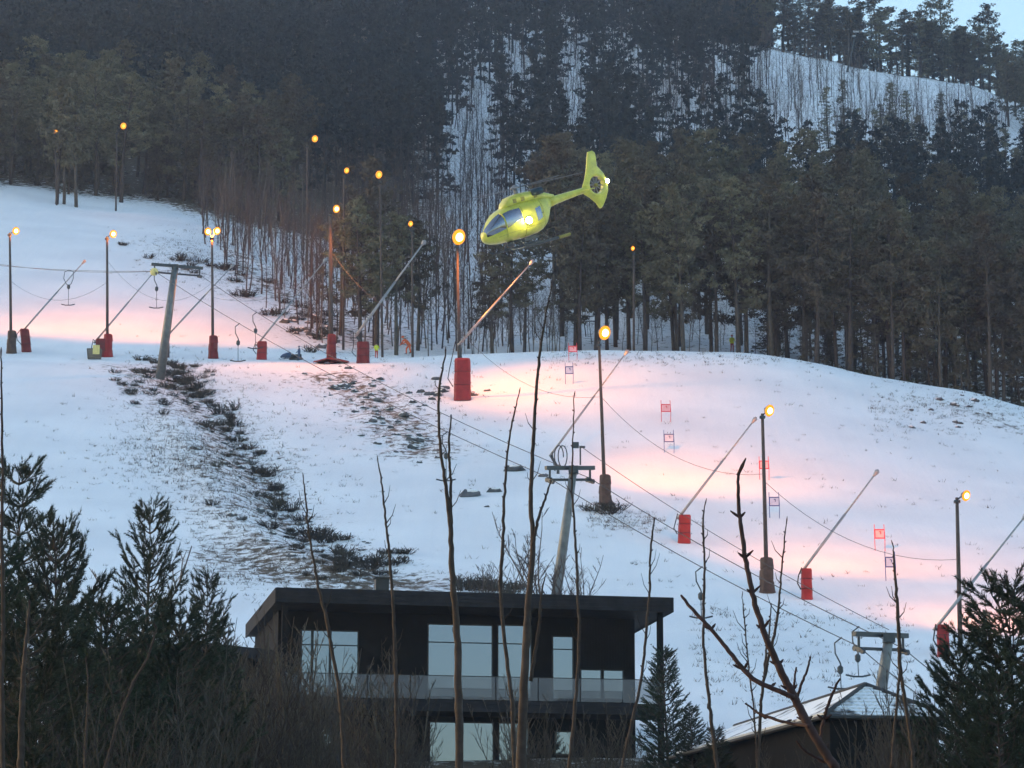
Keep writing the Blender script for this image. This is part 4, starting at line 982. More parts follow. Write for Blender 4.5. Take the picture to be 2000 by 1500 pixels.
# ------------------------------------------------------------ foreground: pines, thicket, saplings
def needle_sprays(r, P, Dv, n=18, L=.11, wd=.010, spread=.75):
    """bottle brushes of needles at points P along directions Dv"""
    k = len(P); P = np.repeat(np.array(P), n, 0); D = np.repeat(np.array(Dv), n, 0); s = r.uniform(0, 1, (k * n, 1)) * .22
    d = D + rand_unit(r, k * n) * spread; d /= np.linalg.norm(d, axis=1)[:, None]
    b0 = P + D * s; tip = b0 + d * L * r.uniform(.7, 1.2, (k * n, 1)); sd = np.cross(d, rand_unit(r, k * n)); sd /= np.linalg.norm(sd, axis=1)[:, None] + 1e-9
    V = np.stack([b0 - sd * wd, b0 + sd * wd, tip], 1).reshape(-1, 3); return V, np.arange(len(V)).reshape(-1, 3)
def near_pine(seed, h, rad, base=.12, whorl=.42, up=.55, dens=1.0, shape=1.0, L=.12, nn=26):
    r = np.random.default_rng(seed); tr = MB()
    tp = [Vector((.05 * math.sin(4 * t + seed) * h * .3, .04 * math.cos(3 * t + seed) * h * .2, h * t - .4 * (1 - t))) for t in np.linspace(0, 1, 12)]
    tr.tube(tp, [max(.012, (.013 * h + .02) * (1 - t) ** .9) for t in np.linspace(0, 1, 12)], 8)
    def ta(t): t = min(t, .999) * 11; k = int(t); return tp[k].lerp(tp[k + 1], t - k)
    P, Dd = [], []
    z = base * h
    while z < h * .985:
        f = (z / h - base) / (1 - base); nl = int(r.integers(4, 7)); a0 = r.uniform(0, 6.28)
        for k in range(nl):
            a = a0 + 6.283 * k / nl + r.normal() * .25; Ln = rad * max(.08, (1 - f) ** shape) * r.uniform(.6, 1.12) + .12
            p0 = ta(z / h); hd = Vector((math.cos(a), math.sin(a), 0)); e = up * r.uniform(.6, 1.3) + .35 * f
            pts = [p0 + hd * Ln * s + Vector((0, 0, Ln * (e * s * s * .9 + .08 * s))) for s in (0, .35, .7, 1)]
            tr.tube(pts, [.030 + .004 * Ln, .022, .013, .005], 4, False)
            ns = max(4, int(Ln * 13 * dens))
            for j in range(ns):
                s = .28 + .72 * (j + r.uniform(0, 1)) / ns; i = min(int(s * 3), 2); q = pts[i].lerp(pts[i + 1], s * 3 - i)
                side = Vector((-hd.y, hd.x, 0)) * r.normal() * .8; d = (hd * .7 + side + Vector((0, 0, r.uniform(.25, .95)))).normalized(); tl = .36 * r.uniform(.4, 1.3) * (1.1 - .5 * s)
                q2 = q + d * tl; tr.tube([q, q2], [.009, .006], 3, False)
                for tt in (.15, .5, .85): P.append(tuple(q + d * tl * tt)); Dd.append(tuple(d))
            P.append(tuple(pts[-1])); Dd.append(tuple((pts[-1] - pts[-2]).normalized()))
        z += whorl * r.uniform(.75, 1.2) * (1 - .35 * f)
    P.append(tuple(tp[-1])); Dd.append((0, 0, 1))
    V, T = needle_sprays(r, P, Dd, nn, L); return tr.mesh('trunk', M['bark'], True), npmesh('crown', V, T, M['needle_near'])
NEAR = {}
def put_pine(label, px, ytop, D, proto, rad=None, rz=0, name='pine_tree'):
    X = at(px, ytop, D).x; g = on(X, D, -.1); h = at(px, ytop, D).z - g.z
    if proto not in NEAR:
        sd, h0, rd0, kw = proto_def[proto]; NEAR[proto] = (near_pine(sd, h0, rd0, **kw), h0)
    (t, c), h0 = NEAR[proto]; o = thing(name, label, 'tree', g); s = h / h0; sx = s * (rad or 1); o.scale = (sx, sx, s); o.rotation_euler = (0, 0, rz); inst('trunk', t, o); inst('crown', c, o); return o
proto_def = {'a': (11, 8.0, 2.3, dict(base=.15, shape=.75, up=.8, dens=.62, nn=22)), 'b': (12, 8.0, 2.6, dict(base=.1, shape=.45, up=.22, dens=.8, whorl=.75)), 'c': (13, 6.0, 2.4, dict(base=.06, shape=.6, up=.7, dens=.8)), 's': (14, 5.0, 1.3, dict(base=.03, shape=.8, up=.4, whorl=.27, dens=1.2, L=.08, nn=20))}
put_pine('pine at the left edge with flat tiers of branches at its top', 38, 928, 72, 'b', .68, .4)
put_pine('upswept pine left of the house, clear against the snow', 293, 988, 74, 'a', .70, 1.2)
put_pine('broad dark pine between the left edge pine and the upswept pine', 108, 1045, 69, 'c', .62, 2.0)
put_pine('pine with its crown low at the very left edge', -60, 1050, 66, 'c', .8, 3.0)
put_pine('small pine right of the upswept pine, nearest the house', 408, 1125, 80, 'a', .7, 4.1)
put_pine('low pine in front of the dark shed', 215, 1190, 64, 'c', .95, 5.0)
put_pine('low dark pine at the house corner', 345, 1200, 66, 'c', .95, 2.6)
put_pine('small pine standing low at the lower left corner', 60, 1200, 58, 'c', 1.1, .9)
put_pine('large dark pine in the lower right corner', 1968, 1150, 60, 'c', .95, 1.0)
put_pine('pine cut off by the right edge', 2075, 1150, 58, 'c', 1.0, 2.2)
put_pine('low pine at the right corner of the hut', 1868, 1270, 63, 'c', .75, 3.4)
put_pine('dark pine rising from the lower right edge', 1950, 1330, 54, 'c', .95, 4.4)
put_pine('young spruce beside the right end of the balcony', 1300, 1275, 112, 's', .95, 0, 'spruce_tree')
put_pine('lower young spruce right of the balcony spruce', 1350, 1385, 106, 's', 1.1, 1, 'spruce_tree')
put_pine('small spruce left of the hut eaves', 1395, 1425, 100, 's', 1.4, 2, 'spruce_tree')

def brush_proto(seed, h, multi, m='brush'):
    tr, tw = bare_tree(seed, h, 10 * multi, 4, .34, .022, multi, 4); return tr.mesh('stems', M[m], True), tw.mesh('twigs', M[m])
BR = [brush_proto(900 + i, 5.0, 7) for i in range(5)]
def thicket(n, px0, px1, y0, y1, D0, D1, label, group, clear=None):
    for _ in range(n):
        D = random.uniform(D0, D1); px = random.uniform(px0, px1); yt = random.uniform(y0, y1)
        if clear and clear(px): continue
        X = at(px, yt, D).x; g = on(X, D); h = at(px, yt, D).z - g.z
        if h < .6: continue
        o = thing('leafless_bush', label, 'bush', g, group); o.scale = (h / 5 * random.uniform(.8, 1.2),) * 2 + (h / 5,); o.rotation_euler = (0, 0, random.uniform(0, 6.28)); a, c = random.choice(BR); inst('stems', a, o); inst('twigs', c, o)['kind'] = 'stuff'
thicket(26, 440, 600, 1190, 1330, 70, 104, 'leafless brown bush in the thicket at the left house corner', 'bushes at the left house corner')
thicket(26, 560, 825, 1240, 1440, 72, 104, 'leafless brown bush in front of the lower left storey', 'bushes before the lower left storey')
thicket(7, 1000, 1075, 1300, 1420, 72, 104, 'leafless bush before the tall balcony windows', 'bushes before the balcony windows')
thicket(14, 1120, 1250, 1340, 1460, 74, 104, 'leafless bush in front of the right balcony end', 'bushes before the right balcony end')
thicket(40, -20, 470, 1230, 1400, 56, 80, 'leafless undergrowth bush between the lower left pines', 'bushes between the lower left pines')
thicket(9, 1370, 1850, 1445, 1480, 56, 84, 'low leafless bush in front of the hut wall', 'bushes before the hut wall')
thicket(14, 1680, 1860, 1300, 1460, 52, 70, 'leafless bush between the hut and the right pine', 'bushes between the hut and the right pine')
# bare bushes right behind the roof
BG = [(lambda t: (t[0].mesh('stems', M['twig'], True), t[1].mesh('twigs', M['twig'])))(bare_tree(950 + i, 4.0, 60, 5, .42, .03, 8, 4)) for i in range(3)]
for px, yt, D, lab in ((985, 1030, 152, 'wide leafless bush behind the roof, left of the middle lift tower'), (1062, 1000, 150, 'tall leafless bush at the foot of the middle lift tower'), (1135, 1060, 151, 'leafless bush right of the middle lift tower'), (930, 1085, 153, 'low leafless bush behind the roof, leftmost'), (170, 1065, 90, 'thin leafless bush between the two left pines'), (455, 1170, 130, 'leafless bush above the left roof slope')):
    X = at(px, yt, D).x; g = on(X, D); h = max(.8, at(px, yt, D).z - g.z); o = thing('leafless_bush', lab, 'bush', g); o.scale = (h / 4 * 1.15, h / 4 * 1.15, h / 4); o.rotation_euler = (0, 0, random.uniform(0, 6)); a, c = random.choice(BG); inst('stems', a, o); inst('twigs', c, o)['kind'] = 'stuff'

def spline(pts, n=6):
    out = []
    for i in range(len(pts) - 1):
        p0 = pts[max(i - 1, 0)]; p1 = pts[i]; p2 = pts[i + 1]; p3 = pts[min(i + 2, len(pts) - 1)]
        for k in range(n):
            t = k / n; out.append(tuple(.5 * (2 * b_ + (c - a) * t + (2 * a - 5 * b_ + 4 * c - d) * t * t + (3 * b_ - a - 3 * c + d) * t ** 3) for a, b_, c, d in zip(p0, p1, p2, p3)))
    out.append(tuple(pts[-1])); return out
def sapling(label, D, stem, branches=(), m='stem', opposite=False, knob=.12, budn=1.0, name='sapling', cat='sapling'):
    """stem, branches: (x, y, width) in photograph pixels from the tip down; the stem goes on down to the ground"""
    sc = D / F
    foot = at(stem[-1][0], stem[-1][1], D); g = on(foot.x + .1, D)
    root = thing(name, label, cat, g)
    def path(pts, depth=0.0, down=False):
        S = spline(pts, 7); P = [at(x, y, D + depth * i / len(S)) for i, (x, y, w) in enumerate(S)]; rd = [max(.004, w * sc * .34) for _, _, w in S]
        P = [p + Vector((random.gauss(0, .0035 * D / 36), random.gauss(0, .006), 0)) for p in P]
        rd = [r_ * (1 + knob * max(0, random.gauss(0, .5))) for r_ in rd]
        if down:
            for f in (.33, .66, 1.0): P.append(foot.lerp(g - Vector((0, 0, .3)), f)); rd.append(rd[-1] * 1.08)
        return P, rd
    P, rd = path(stem, 0, True); b = MB(); b.tube(P, rd, 7); b.build('stem', M[m], root, True)
    def buds(P, rd, step, par):
        b = MB(); last = 0
        for i in range(1, len(P)):
            last += (P[i] - P[i - 1]).length
            if last > step and P[i].z > g.z + 2:
                last = random.uniform(0, step * .4); t = (P[i - 1] - P[i]).normalized()
                for sgn in ((-1, 1) if opposite else (random.choice((-1, 1)),)):
                    s = (Vector((sgn, random.uniform(-.6, .3), 0)).normalized() * .8 + t * .75).normalized(); q = P[i] + s * rd[i] * .5; L = (.04 if opposite else .017) * random.uniform(.7, 1.4) * max(1, D / 24)
                    if opposite: b = MB()
                    b.tube([q, q + s * L * .5, q + s * L], [.006 * max(1, D / 30), .007 * max(1, D / 30), .003], 5)
                    if opposite: b.build('bud', M['stem_red'], par)
        if b.v and not opposite: b.build('buds', M['stem_red'], par)['kind'] = 'stuff'
    buds(P, rd, .22 if opposite else .16 / budn * D / 30, root)
    t = (P[0] - P[1]).normalized(); b = MB(); b.tube([P[0] - t * .02, P[0] + t * .03, P[0] + t * .07], [rd[0] * 1.1, rd[0] * 1.3, .003], 6); b.build('end_bud', M['stem_red'], root)
    if not opposite:
        for k in range(random.randint(5, 9)):
            i = random.randint(8, max(9, len(P) - 6)); sg = random.choice((-1, 1)); L = random.uniform(14, 46) * sc; q = P[min(i, len(P) - 1)]
            e = Vector((sg * random.uniform(.35, .7), random.uniform(-.4, .4), 1)).normalized(); b = MB(); b.tube([q, q + e * L * .5 + Vector((sg * .02, 0, 0)), q + e * L + Vector((0, 0, .12 * L))], [.009, .006, .003], 4); b.build('side_twig', M[m], root)
    for br in branches:
        Pb, rb = path(br, random.uniform(-.3, .3)); b = MB(); b.tube(Pb, rb, 6); bo = b.build('branch', M[m], root, True)
        buds(Pb, rb, .25 if opposite else .2 / budn * D / 30, bo)
    return root
sapling('tall forked sapling in front of the big balcony windows', 36, [(871, 688, 4), (859, 752, 7), (857, 820, 8), (862, 890, 9), (872, 960, 11), (880, 1030, 14), (884, 1130, 17), (893, 1240, 20), (896, 1360, 22), (897, 1500, 24)], [[(881, 810, 4), (877, 870, 7), (880, 930, 8), (880, 985, 10), (881, 1035, 11)]])
sapling('tallest sapling in the centre, tip below the helicopter skid', 40, [(1078, 555, 3), (1067, 610, 5), (1054, 690, 8), (1047, 770, 9), (1041, 870, 11), (1037, 970, 13), (1041, 1060, 15), (1034, 1150, 18), (1028, 1250, 22), (1022, 1380, 26), (1018, 1500, 30)], [[(1078, 933, 4), (1064, 975, 7), (1050, 1020, 9), (1041, 1065, 11)], [(1066, 1120, 3), (1058, 1160, 6), (1052, 1230, 9), (1036, 1330, 12)]])
sapling('thin sapling just left of the tallest sapling', 42, [(1014, 765, 3), (1003, 815, 5), (991, 885, 6), (986, 960, 8), (982, 1060, 9), (978, 1150, 11), (986, 1260, 11), (1000, 1370, 12), (1005, 1500, 13)])
sapling('slender sapling left of the chimney', 38, [(738, 900, 3), (744, 935, 5), (750, 985, 6), (756, 1040, 7), (762, 1100, 8), (768, 1190, 9), (772, 1290, 11), (775, 1400, 12), (776, 1500, 13)])
sapling('slender sapling crossing the left window of the house', 38, [(592, 932, 3), (597, 975, 5), (602, 1030, 6), (612, 1090, 7), (623, 1150, 8), (638, 1210, 10), (650, 1280, 10), (664, 1360, 11), (672, 1500, 13)])
sapling('thin sapling in front of the middle lift tower', 44, [(1121, 772, 3), (1119, 860, 4), (1117, 950, 6), (1123, 1040, 7), (1128, 1140, 8), (1131, 1240, 9), (1126, 1350, 10), (1112, 1500, 12)])
sapling('sapling with a small twig nest right of the house roof', 44, [(1278, 1018, 4), (1273, 1050, 6), (1270, 1100, 6), (1268, 1160, 7), (1262, 1240, 8), (1252, 1330, 8), (1232, 1420, 9), (1215, 1500, 10)])
sapling('knobbly sapling right of the house, left of the budded branch', 34, [(1377, 985, 3), (1373, 1030, 6), (1376, 1090, 6), (1375, 1170, 8), (1374, 1250, 8), (1380, 1320, 9), (1387, 1390, 10), (1396, 1460, 11), (1400, 1500, 11)], budn=2)
sapling('thin sapling right of the gate floodlight', 36, [(1536, 1020, 3), (1530, 1080, 5), (1524, 1150, 6), (1516, 1220, 8), (1500, 1290, 9), (1488, 1360, 9), (1484, 1430, 10), (1480, 1500, 11)], [[(1506, 1178, 3), (1503, 1230, 5), (1497, 1270, 6), (1492, 1330, 7)]], budn=1.6)
sapling('knobbly sapling before the hut lift tower', 32, [(1745, 1066, 3), (1747, 1110, 7), (1752, 1170, 9), (1756, 1240, 11), (1759, 1310, 11), (1768, 1370, 10), (1778, 1440, 10), (1785, 1500, 11)], [[(1759, 1290, 7), (1754, 1350, 8), (1748, 1420, 8), (1742, 1500, 9)]], budn=2)
sapling('very thin sapling between the knobbly one and the budded branch', 36, [(1449, 1165, 2), (1453, 1200, 4), (1458, 1260, 4), (1464, 1320, 5), (1472, 1380, 5), (1478, 1500, 6)], budn=2)
sapling('straight sapling cut by the left edge', 34, [(2, 690, 4), (3, 780, 6), (5, 900, 8), (4, 1050, 10), (6, 1200, 11), (4, 1350, 13), (6, 1500, 14)])
sapling('pale young trunk among the lower left pines', 40, [(58, 1180, 5), (52, 1240, 10), (46, 1320, 14), (42, 1410, 18), (40, 1500, 20)])
sapling('crooked pale stem leaning right before the dark shed', 46, [(306, 1225, 4), (300, 1250, 6), (285, 1290, 7), (262, 1330, 8), (246, 1370, 8), (230, 1410, 9), (216, 1460, 9), (205, 1500, 10)])
sapling('thin pale stem left of the crooked one', 46, [(168, 1290, 3), (172, 1330, 5), (170, 1400, 6), (165, 1500, 7)])
sapling('nearest branch with paired buds in the lower right', 14, [(1443, 922, 8), (1442, 960, 10), (1446, 1020, 12), (1456, 1090, 14), (1470, 1160, 16), (1490, 1230, 18), (1520, 1300, 22), (1550, 1360, 24), (1575, 1410, 26), (1605, 1460, 26), (1632, 1500, 28)],
        [[(1330, 1163, 7), (1352, 1190, 10), (1390, 1230, 11), (1430, 1280, 12), (1470, 1325, 14), (1510, 1345, 14), (1550, 1362, 15)], [(1583, 1282, 5), (1576, 1310, 7), (1566, 1335, 8), (1556, 1366, 9)], [(1555, 1303, 5), (1552, 1330, 7), (1549, 1356, 8)], [(1640, 1325, 5), (1630, 1345, 8), (1618, 1375, 9), (1608, 1410, 9), (1600, 1450, 10)], [(1472, 1388, 6), (1500, 1400, 9), (1540, 1412, 9), (1580, 1418, 10)], [(1556, 1448, 7), (1572, 1466, 9), (1600, 1482, 9), (1622, 1490, 10)], [(1456, 1374, 5), (1480, 1392, 6), (1496, 1403, 7)]], m='stem_red', opposite=True, knob=.12)

# ------------------------------------------------------------ yellow helicopter
def helicopter():
    HD = 185.0; C = at(1022, 428, HD); yaw, pit, rol = R(33), R(21), R(-6)
    fw = Vector((-math.cos(yaw) * math.cos(pit), -math.sin(yaw) * math.cos(pit), -math.sin(pit)))
    lf = Vector((math.sin(yaw), -math.cos(yaw), 0)); upv = fw.cross(lf); q = Quaternion(fw, rol); lf = q @ lf; upv = q @ upv
    rot = Matrix((fw, lf, upv)).transposed()
    root = thing('helicopter', 'yellow rescue helicopter hovering nose down before the forest', 'helicopter', C); root.scale = (1.01,) * 3; root.rotation_euler = rot.to_euler(); root.location = C - rot @ Vector((0, 0, 1.1))
    def bl(b, n, m, p=root, s=False): return b.build(n, m, p, s, local=True)
    def sect(x, w, z0, z1, n=28, p=2.6):
        r_ = []
        for a in np.linspace(0, 6.28318, n + 1)[:-1]:
            c, s = math.cos(a), math.sin(a); r_.append(Vector((x, abs(c) ** (2 / p) * math.copysign(1, c) * w, (z0 + z1) / 2 + abs(s) ** (2 / p) * math.copysign(1, s) * (z1 - z0) / 2)))
        return r_
    secs = [(3.32, .06, .52, .72), (3.25, .28, .36, .90), (3.05, .50, .20, 1.14), (2.7, .72, .08, 1.46), (2.3, .86, .02, 1.74), (1.9, .95, 0, 1.95), (1.4, 1.0, -.02, 2.1), (.7, 1.02, -.03, 2.17), (0, 1.02, 0, 2.18), (-.6, .99, .04, 2.17), (-1.0, .94, .16, 2.15), (-1.35, .84, .40, 2.13), (-1.6, .70, .72, 2.10), (-1.85, .52, 1.08, 2.06), (-2.1, .38, 1.32, 2.02)]
    b = MB(); b.loft([sect(*s) for s in secs]); fus = bl(b, 'fuselage', M['yellow'], s=True)
    b = MB(); b.loft([sect(x, w, z0, z1, 16, 2.2) for x, w, z0, z1 in ((-2.0, .40, 1.30, 2.03), (-2.6, .29, 1.42, 1.98), (-3.6, .25, 1.52, 1.98), (-4.6, .21, 1.60, 1.99), (-5.4, .19, 1.62, 2.02))]); bl(b, 'tail_boom', M['yellow'], s=True)
    b = MB(); b.loft([sect(x, w, z0, z1, 18, 3) for x, w, z0, z1 in ((1.55, .15, 2.0, 2.08), (1.25, .42, 1.98, 2.38), (.9, .55, 1.98, 2.62), (.2, .58, 1.98, 2.72), (-.6, .58, 1.98, 2.70), (-1.2, .52, 1.96, 2.58), (-1.9, .38, 1.9, 2.36), (-2.6, .2, 1.85, 2.08))]); cowl = bl(b, 'engine_cowling', M['yellow'], s=True)
    for x in (.7, .1, -.9):
        b = MB(); b.box((x, .585 if x < .5 else .55, 2.33), (.26, .03, .26)); bl(b, 'air_intake', M['yellow_d'], cowl)
    b = MB(); b.tube([(-.75, .40, 2.52), (-1.15, .62, 2.55), (-1.42, .72, 2.55)], [.24, .23, .21], 14); bl(b, 'exhaust', M['teal'], s=True)
    # glass: panels cut along the fuselage surface, a little proud of it
    def surf(x, ang, off=.014):
        k = [i for i in range(len(secs) - 1) if secs[i][0] >= x >= secs[i + 1][0]][0]; t = (secs[k][0] - x) / (secs[k][0] - secs[k + 1][0]); s = [a * (1 - t) + c * t for a, c in zip(secs[k], secs[k + 1])]
        c, sn = math.cos(ang), math.sin(ang); p = 2.6; return Vector((x, abs(c) ** (2 / p) * math.copysign(1, c) * (s[1] + off), (s[2] + s[3]) / 2 + abs(sn) ** (2 / p) * math.copysign(1, sn) * ((s[3] - s[2]) / 2 + off)))
    def glass(n, xs, lo, hi, side, m=M['heli_glass'], na=8):
        b = MB(); g = []
        for i, x in enumerate(xs):
            f = i / (len(xs) - 1); a0 = lo[0] * (1 - f) + lo[1] * f; a1 = hi[0] * (1 - f) + hi[1] * f
            g.append([surf(x, (lambda a: a if side > 0 else math.pi - a)(R(a0 + (a1 - a0) * j / na))) for j in range(na + 1)])
        vs_ = [v for r_ in g for v in r_]; w = na + 1; b.add(vs_, [(i * w + j, i * w + j + 1, (i + 1) * w + j + 1, (i + 1) * w + j) for i in range(len(xs) - 1) for j in range(na)]); return bl(b, n, m, fus, True)
    for sd_ in (1, -1):
        glass('windscreen', list(np.linspace(3.2, 2.05, 9)), (-2, -3), (87, 66), sd_)
        glass('door_window', list(np.linspace(1.95, .72, 8)), (-3, 4), (50, 40), sd_)
        glass('rear_window', list(np.linspace(-.35, -.80, 4)), (-12, -6), (20, 24), sd_, na=4)
        b = MB(); b.tube([surf(2.0, R(a) if sd_ > 0 else math.pi - R(a), .02) for a in np.linspace(-40, 66, 12)], .03, 5); bl(b, 'door_frame', M['yellow'], fus)
        b = MB(); b.tube([surf(.6, R(a) if sd_ > 0 else math.pi - R(a), .008) for a in np.linspace(-60, 50, 10)], .012, 4); b.tube([surf(-.95, R(a) if sd_ > 0 else math.pi - R(a), .008) for a in np.linspace(-60, 50, 10)], .012, 4); bl(b, 'door_seam', M['yellow_d'], fus)
    for x in (-.25, -.62, 1.15):
        b = MB(); b.tube([surf(x, R(a), .004) for a in np.linspace(60, 120, 8)], .008, 4); bl(b, 'panel_seam', M['yellow_d'], fus)
    b = MB(); b.tube([surf(x, R(-22), .006) for x in np.linspace(2.6, -.9, 14)], .010, 4); bl(b, 'sill_seam', M['yellow_d'], fus)
    b = MB(); b.box(surf(.5, R(2), .03), (.16, .03, .04)); b.box(surf(-.85, R(2), .03), (.14, .03, .04)); bl(b, 'door_handle', M['black'], fus)
    # fenestron tail with fin
    fc = Vector((-6.05, 0, 1.95)); poly = [(-.95, .06), (-.62, .52), (-.40, .95), (-.02, 1.92), (.50, 1.95), (.36, 1.10), (.74, .55), (.88, .05), (.80, -.45), (.55, -.85), (.20, -1.25), (-.08, -1.42), (-.26, -1.02), (-.62, -.60), (-.95, -.34)]; poly = [(x * 1.12, y * 1.1) for x, y in poly]
    def outer(a):
        d = (math.cos(a), math.sin(a)); best = 1.0
        for (x0, y0), (x1, y1) in zip(poly, poly[1:] + poly[:1]):
            ex, ey = x1 - x0, y1 - y0; den = d[0] * ey - d[1] * ex
            if abs(den) < 1e-9: continue
            t = (x0 * ey - y0 * ex) / den; s = (x0 * d[1] - y0 * d[0]) / den
            if t > 0 and -1e-6 <= s <= 1 + 1e-6: best = t
        return best
    n = 72; rin = .56; b = MB(); vs_ = []
    for a in np.linspace(0, 6.28318, n + 1)[:-1]:
        ro = outer(a); dx, dz = math.cos(a), math.sin(a)
        for rr, hw_ in ((rin, .17), (min(.68, ro * .9), .19), (ro * .93, .10), (ro, .02)):
            for s in (1, -1): vs_.append(fc + Vector((-dx * rr, s * hw_, dz * rr)))
    fs_ = []
    for i in range(n):
        j = (i + 1) % n
        for k in range(3):
            fs_.append((i * 8 + 2 * k, i * 8 + 2 * k + 2, j * 8 + 2 * k + 2, j * 8 + 2 * k)); fs_.append((i * 8 + 2 * k + 1, j * 8 + 2 * k + 1, j * 8 + 2 * k + 3, i * 8 + 2 * k + 3))
        fs_.append((i * 8 + 6, i * 8 + 7, j * 8 + 7, j * 8 + 6)); fs_.append((i * 8, j * 8, j * 8 + 1, i * 8 + 1))
    b.add(vs_, fs_); fin = bl(b, 'tail_fin', M['yellow'])
    b = MB(); b.tube([fc + Vector((0, -.15, 0)), fc + Vector((0, .16, 0))], [.13, .10], 12); b.box(fc + Vector((-.26, -.06, -.10)), (.5, .1, .08)); bl(b, 'fan_hub', M['yellow_d'], fin)
    for k in range(10):
        a = k * .628 + .2; d = Vector((math.cos(a), 0, math.sin(a))); t = Vector((-math.sin(a), .5, math.cos(a))).normalized() * .06
        b = MB(); b.add([fc + d * .11 - t * .6, fc + d * .11 + t * .6, fc + d * .53 + t, fc + d * .53 - t], [(0, 1, 2, 3)]); bl(b, 'fan_blade', M['grey'], fin)
    b = MB()
    for k, (x, z, w, h) in enumerate(((-.10, 1.62, .05, .18), (-.20, 1.68, .14, .04), (-.20, 1.50, .14, .04), (-.17, 1.28, .05, .16), (-.08, 1.33, .12, .04), (-.10, 1.22, .05, .1))):
        b.box(fc + Vector((x - .12, .085, z)), (w, .03, h))
    bl(b, 'fin_marking', M['black'], fin)
    b = MB(); b.box((-4.9, 0, 1.82), (.42, 2.2, .05)); st = bl(b, 'stabiliser', M['yellow'])
    # rotor at rest
    b = MB(); b.tube([(.05, 0, 2.66), (.05, 0, 3.05)], [.16, .10], 10); b.tube([(.05, 0, 3.02), (.05, 0, 3.10), (.05, 0, 3.2)], [.28, .33, .12], 14); b.tube([(.05, 0, 3.19), (.05, 0, 3.26)], [.2, .06], 10); hub = bl(b, 'rotor_hub', M['grey'])
    for k in range(4):
        a = R(20 + 90 * k); d = Vector((math.cos(a), math.sin(a), 0)); t = Vector((-d.y, d.x, 0)); b = MB(); c0 = Vector((.05, 0, 3.08)); rg = []
        for s, w in ((.3, .05), (.9, .07), (1.3, .15), (4.7, .15), (5.1, .07)):
            zz = .018 * s * s / 5 - .02 * s; rg.append([c0 + d * s + t * x * w + Vector((0, 0, zz + y)) for x, y in ((-1, 0), (-.3, .025), (1, .004), (-.3, -.015))])
        b.loft(rg); bl(b, 'rotor_blade', M['dark_steel'], hub)
    for s in (1, -1):
        b = MB(); b.tube([(2.35, s * 1.05, -.34), (2.15, s * 1.08, -.50), (1.7, s * 1.1, -.56), (-1.75, s * 1.1, -.56)], .055, 8); bl(b, 'skid', M['dark_steel'], s=True)
        b = MB(); b.box((-.2, s * 1.1, -.49), (2.6, .16, .05)); bl(b, 'step', M['dark_steel'])
    for x in (1.15, -.75):
        b = MB(); b.tube([(x, 1.1, -.54), (x, .98, -.3), (x, .6, -.06), (x, -.6, -.06), (x, -.98, -.3), (x, -1.1, -.54)], .05, 8); bl(b, 'skid_strut', M['dark_steel'], s=True)
    b = MB(); b.tube([(-1.5, 1.1, -.54), (-2.4, 1.1, -.52)], .10, 8); bl(b, 'skid_heel', M['yellow_d'])
    b = MB(); b.ball((1.6, .35, -.16), .24, 8, 6, (1.2, 1, .8)); b.box((.2, .5, -.14), (1.1, .3, .2)); b.box((-.4, -.4, -.12), (.7, .4, .18)); bl(b, 'belly_equipment', M['dark_steel'])
    b = MB(); b.tube([(.42, 1.02, .98), (.46, 1.18, .98)], [.16, .22], 12); ll = bl(b, 'searchlight', M['grey'])
    b = MB(); b.ball((.47, 1.22, .98), .19, 12, 8); bl(b, 'lens', M['lamp_white'], ll, True)
    b = MB(); b.ball((-6.98, .05, 2.0), .14, 10, 7); bl(b, 'tail_light', M['lamp_white'], fin, True)
    l = bpy.data.lights.new('search_beam', 'POINT'); l.energy = 3; l.color = (1, .85, .55); l.shadow_soft_size = .2; o = bpy.data.objects.new('search_beam', l); COL.objects.link(o); o.parent = root; o.location = (.6, 1.8, 1.0)
helicopter()

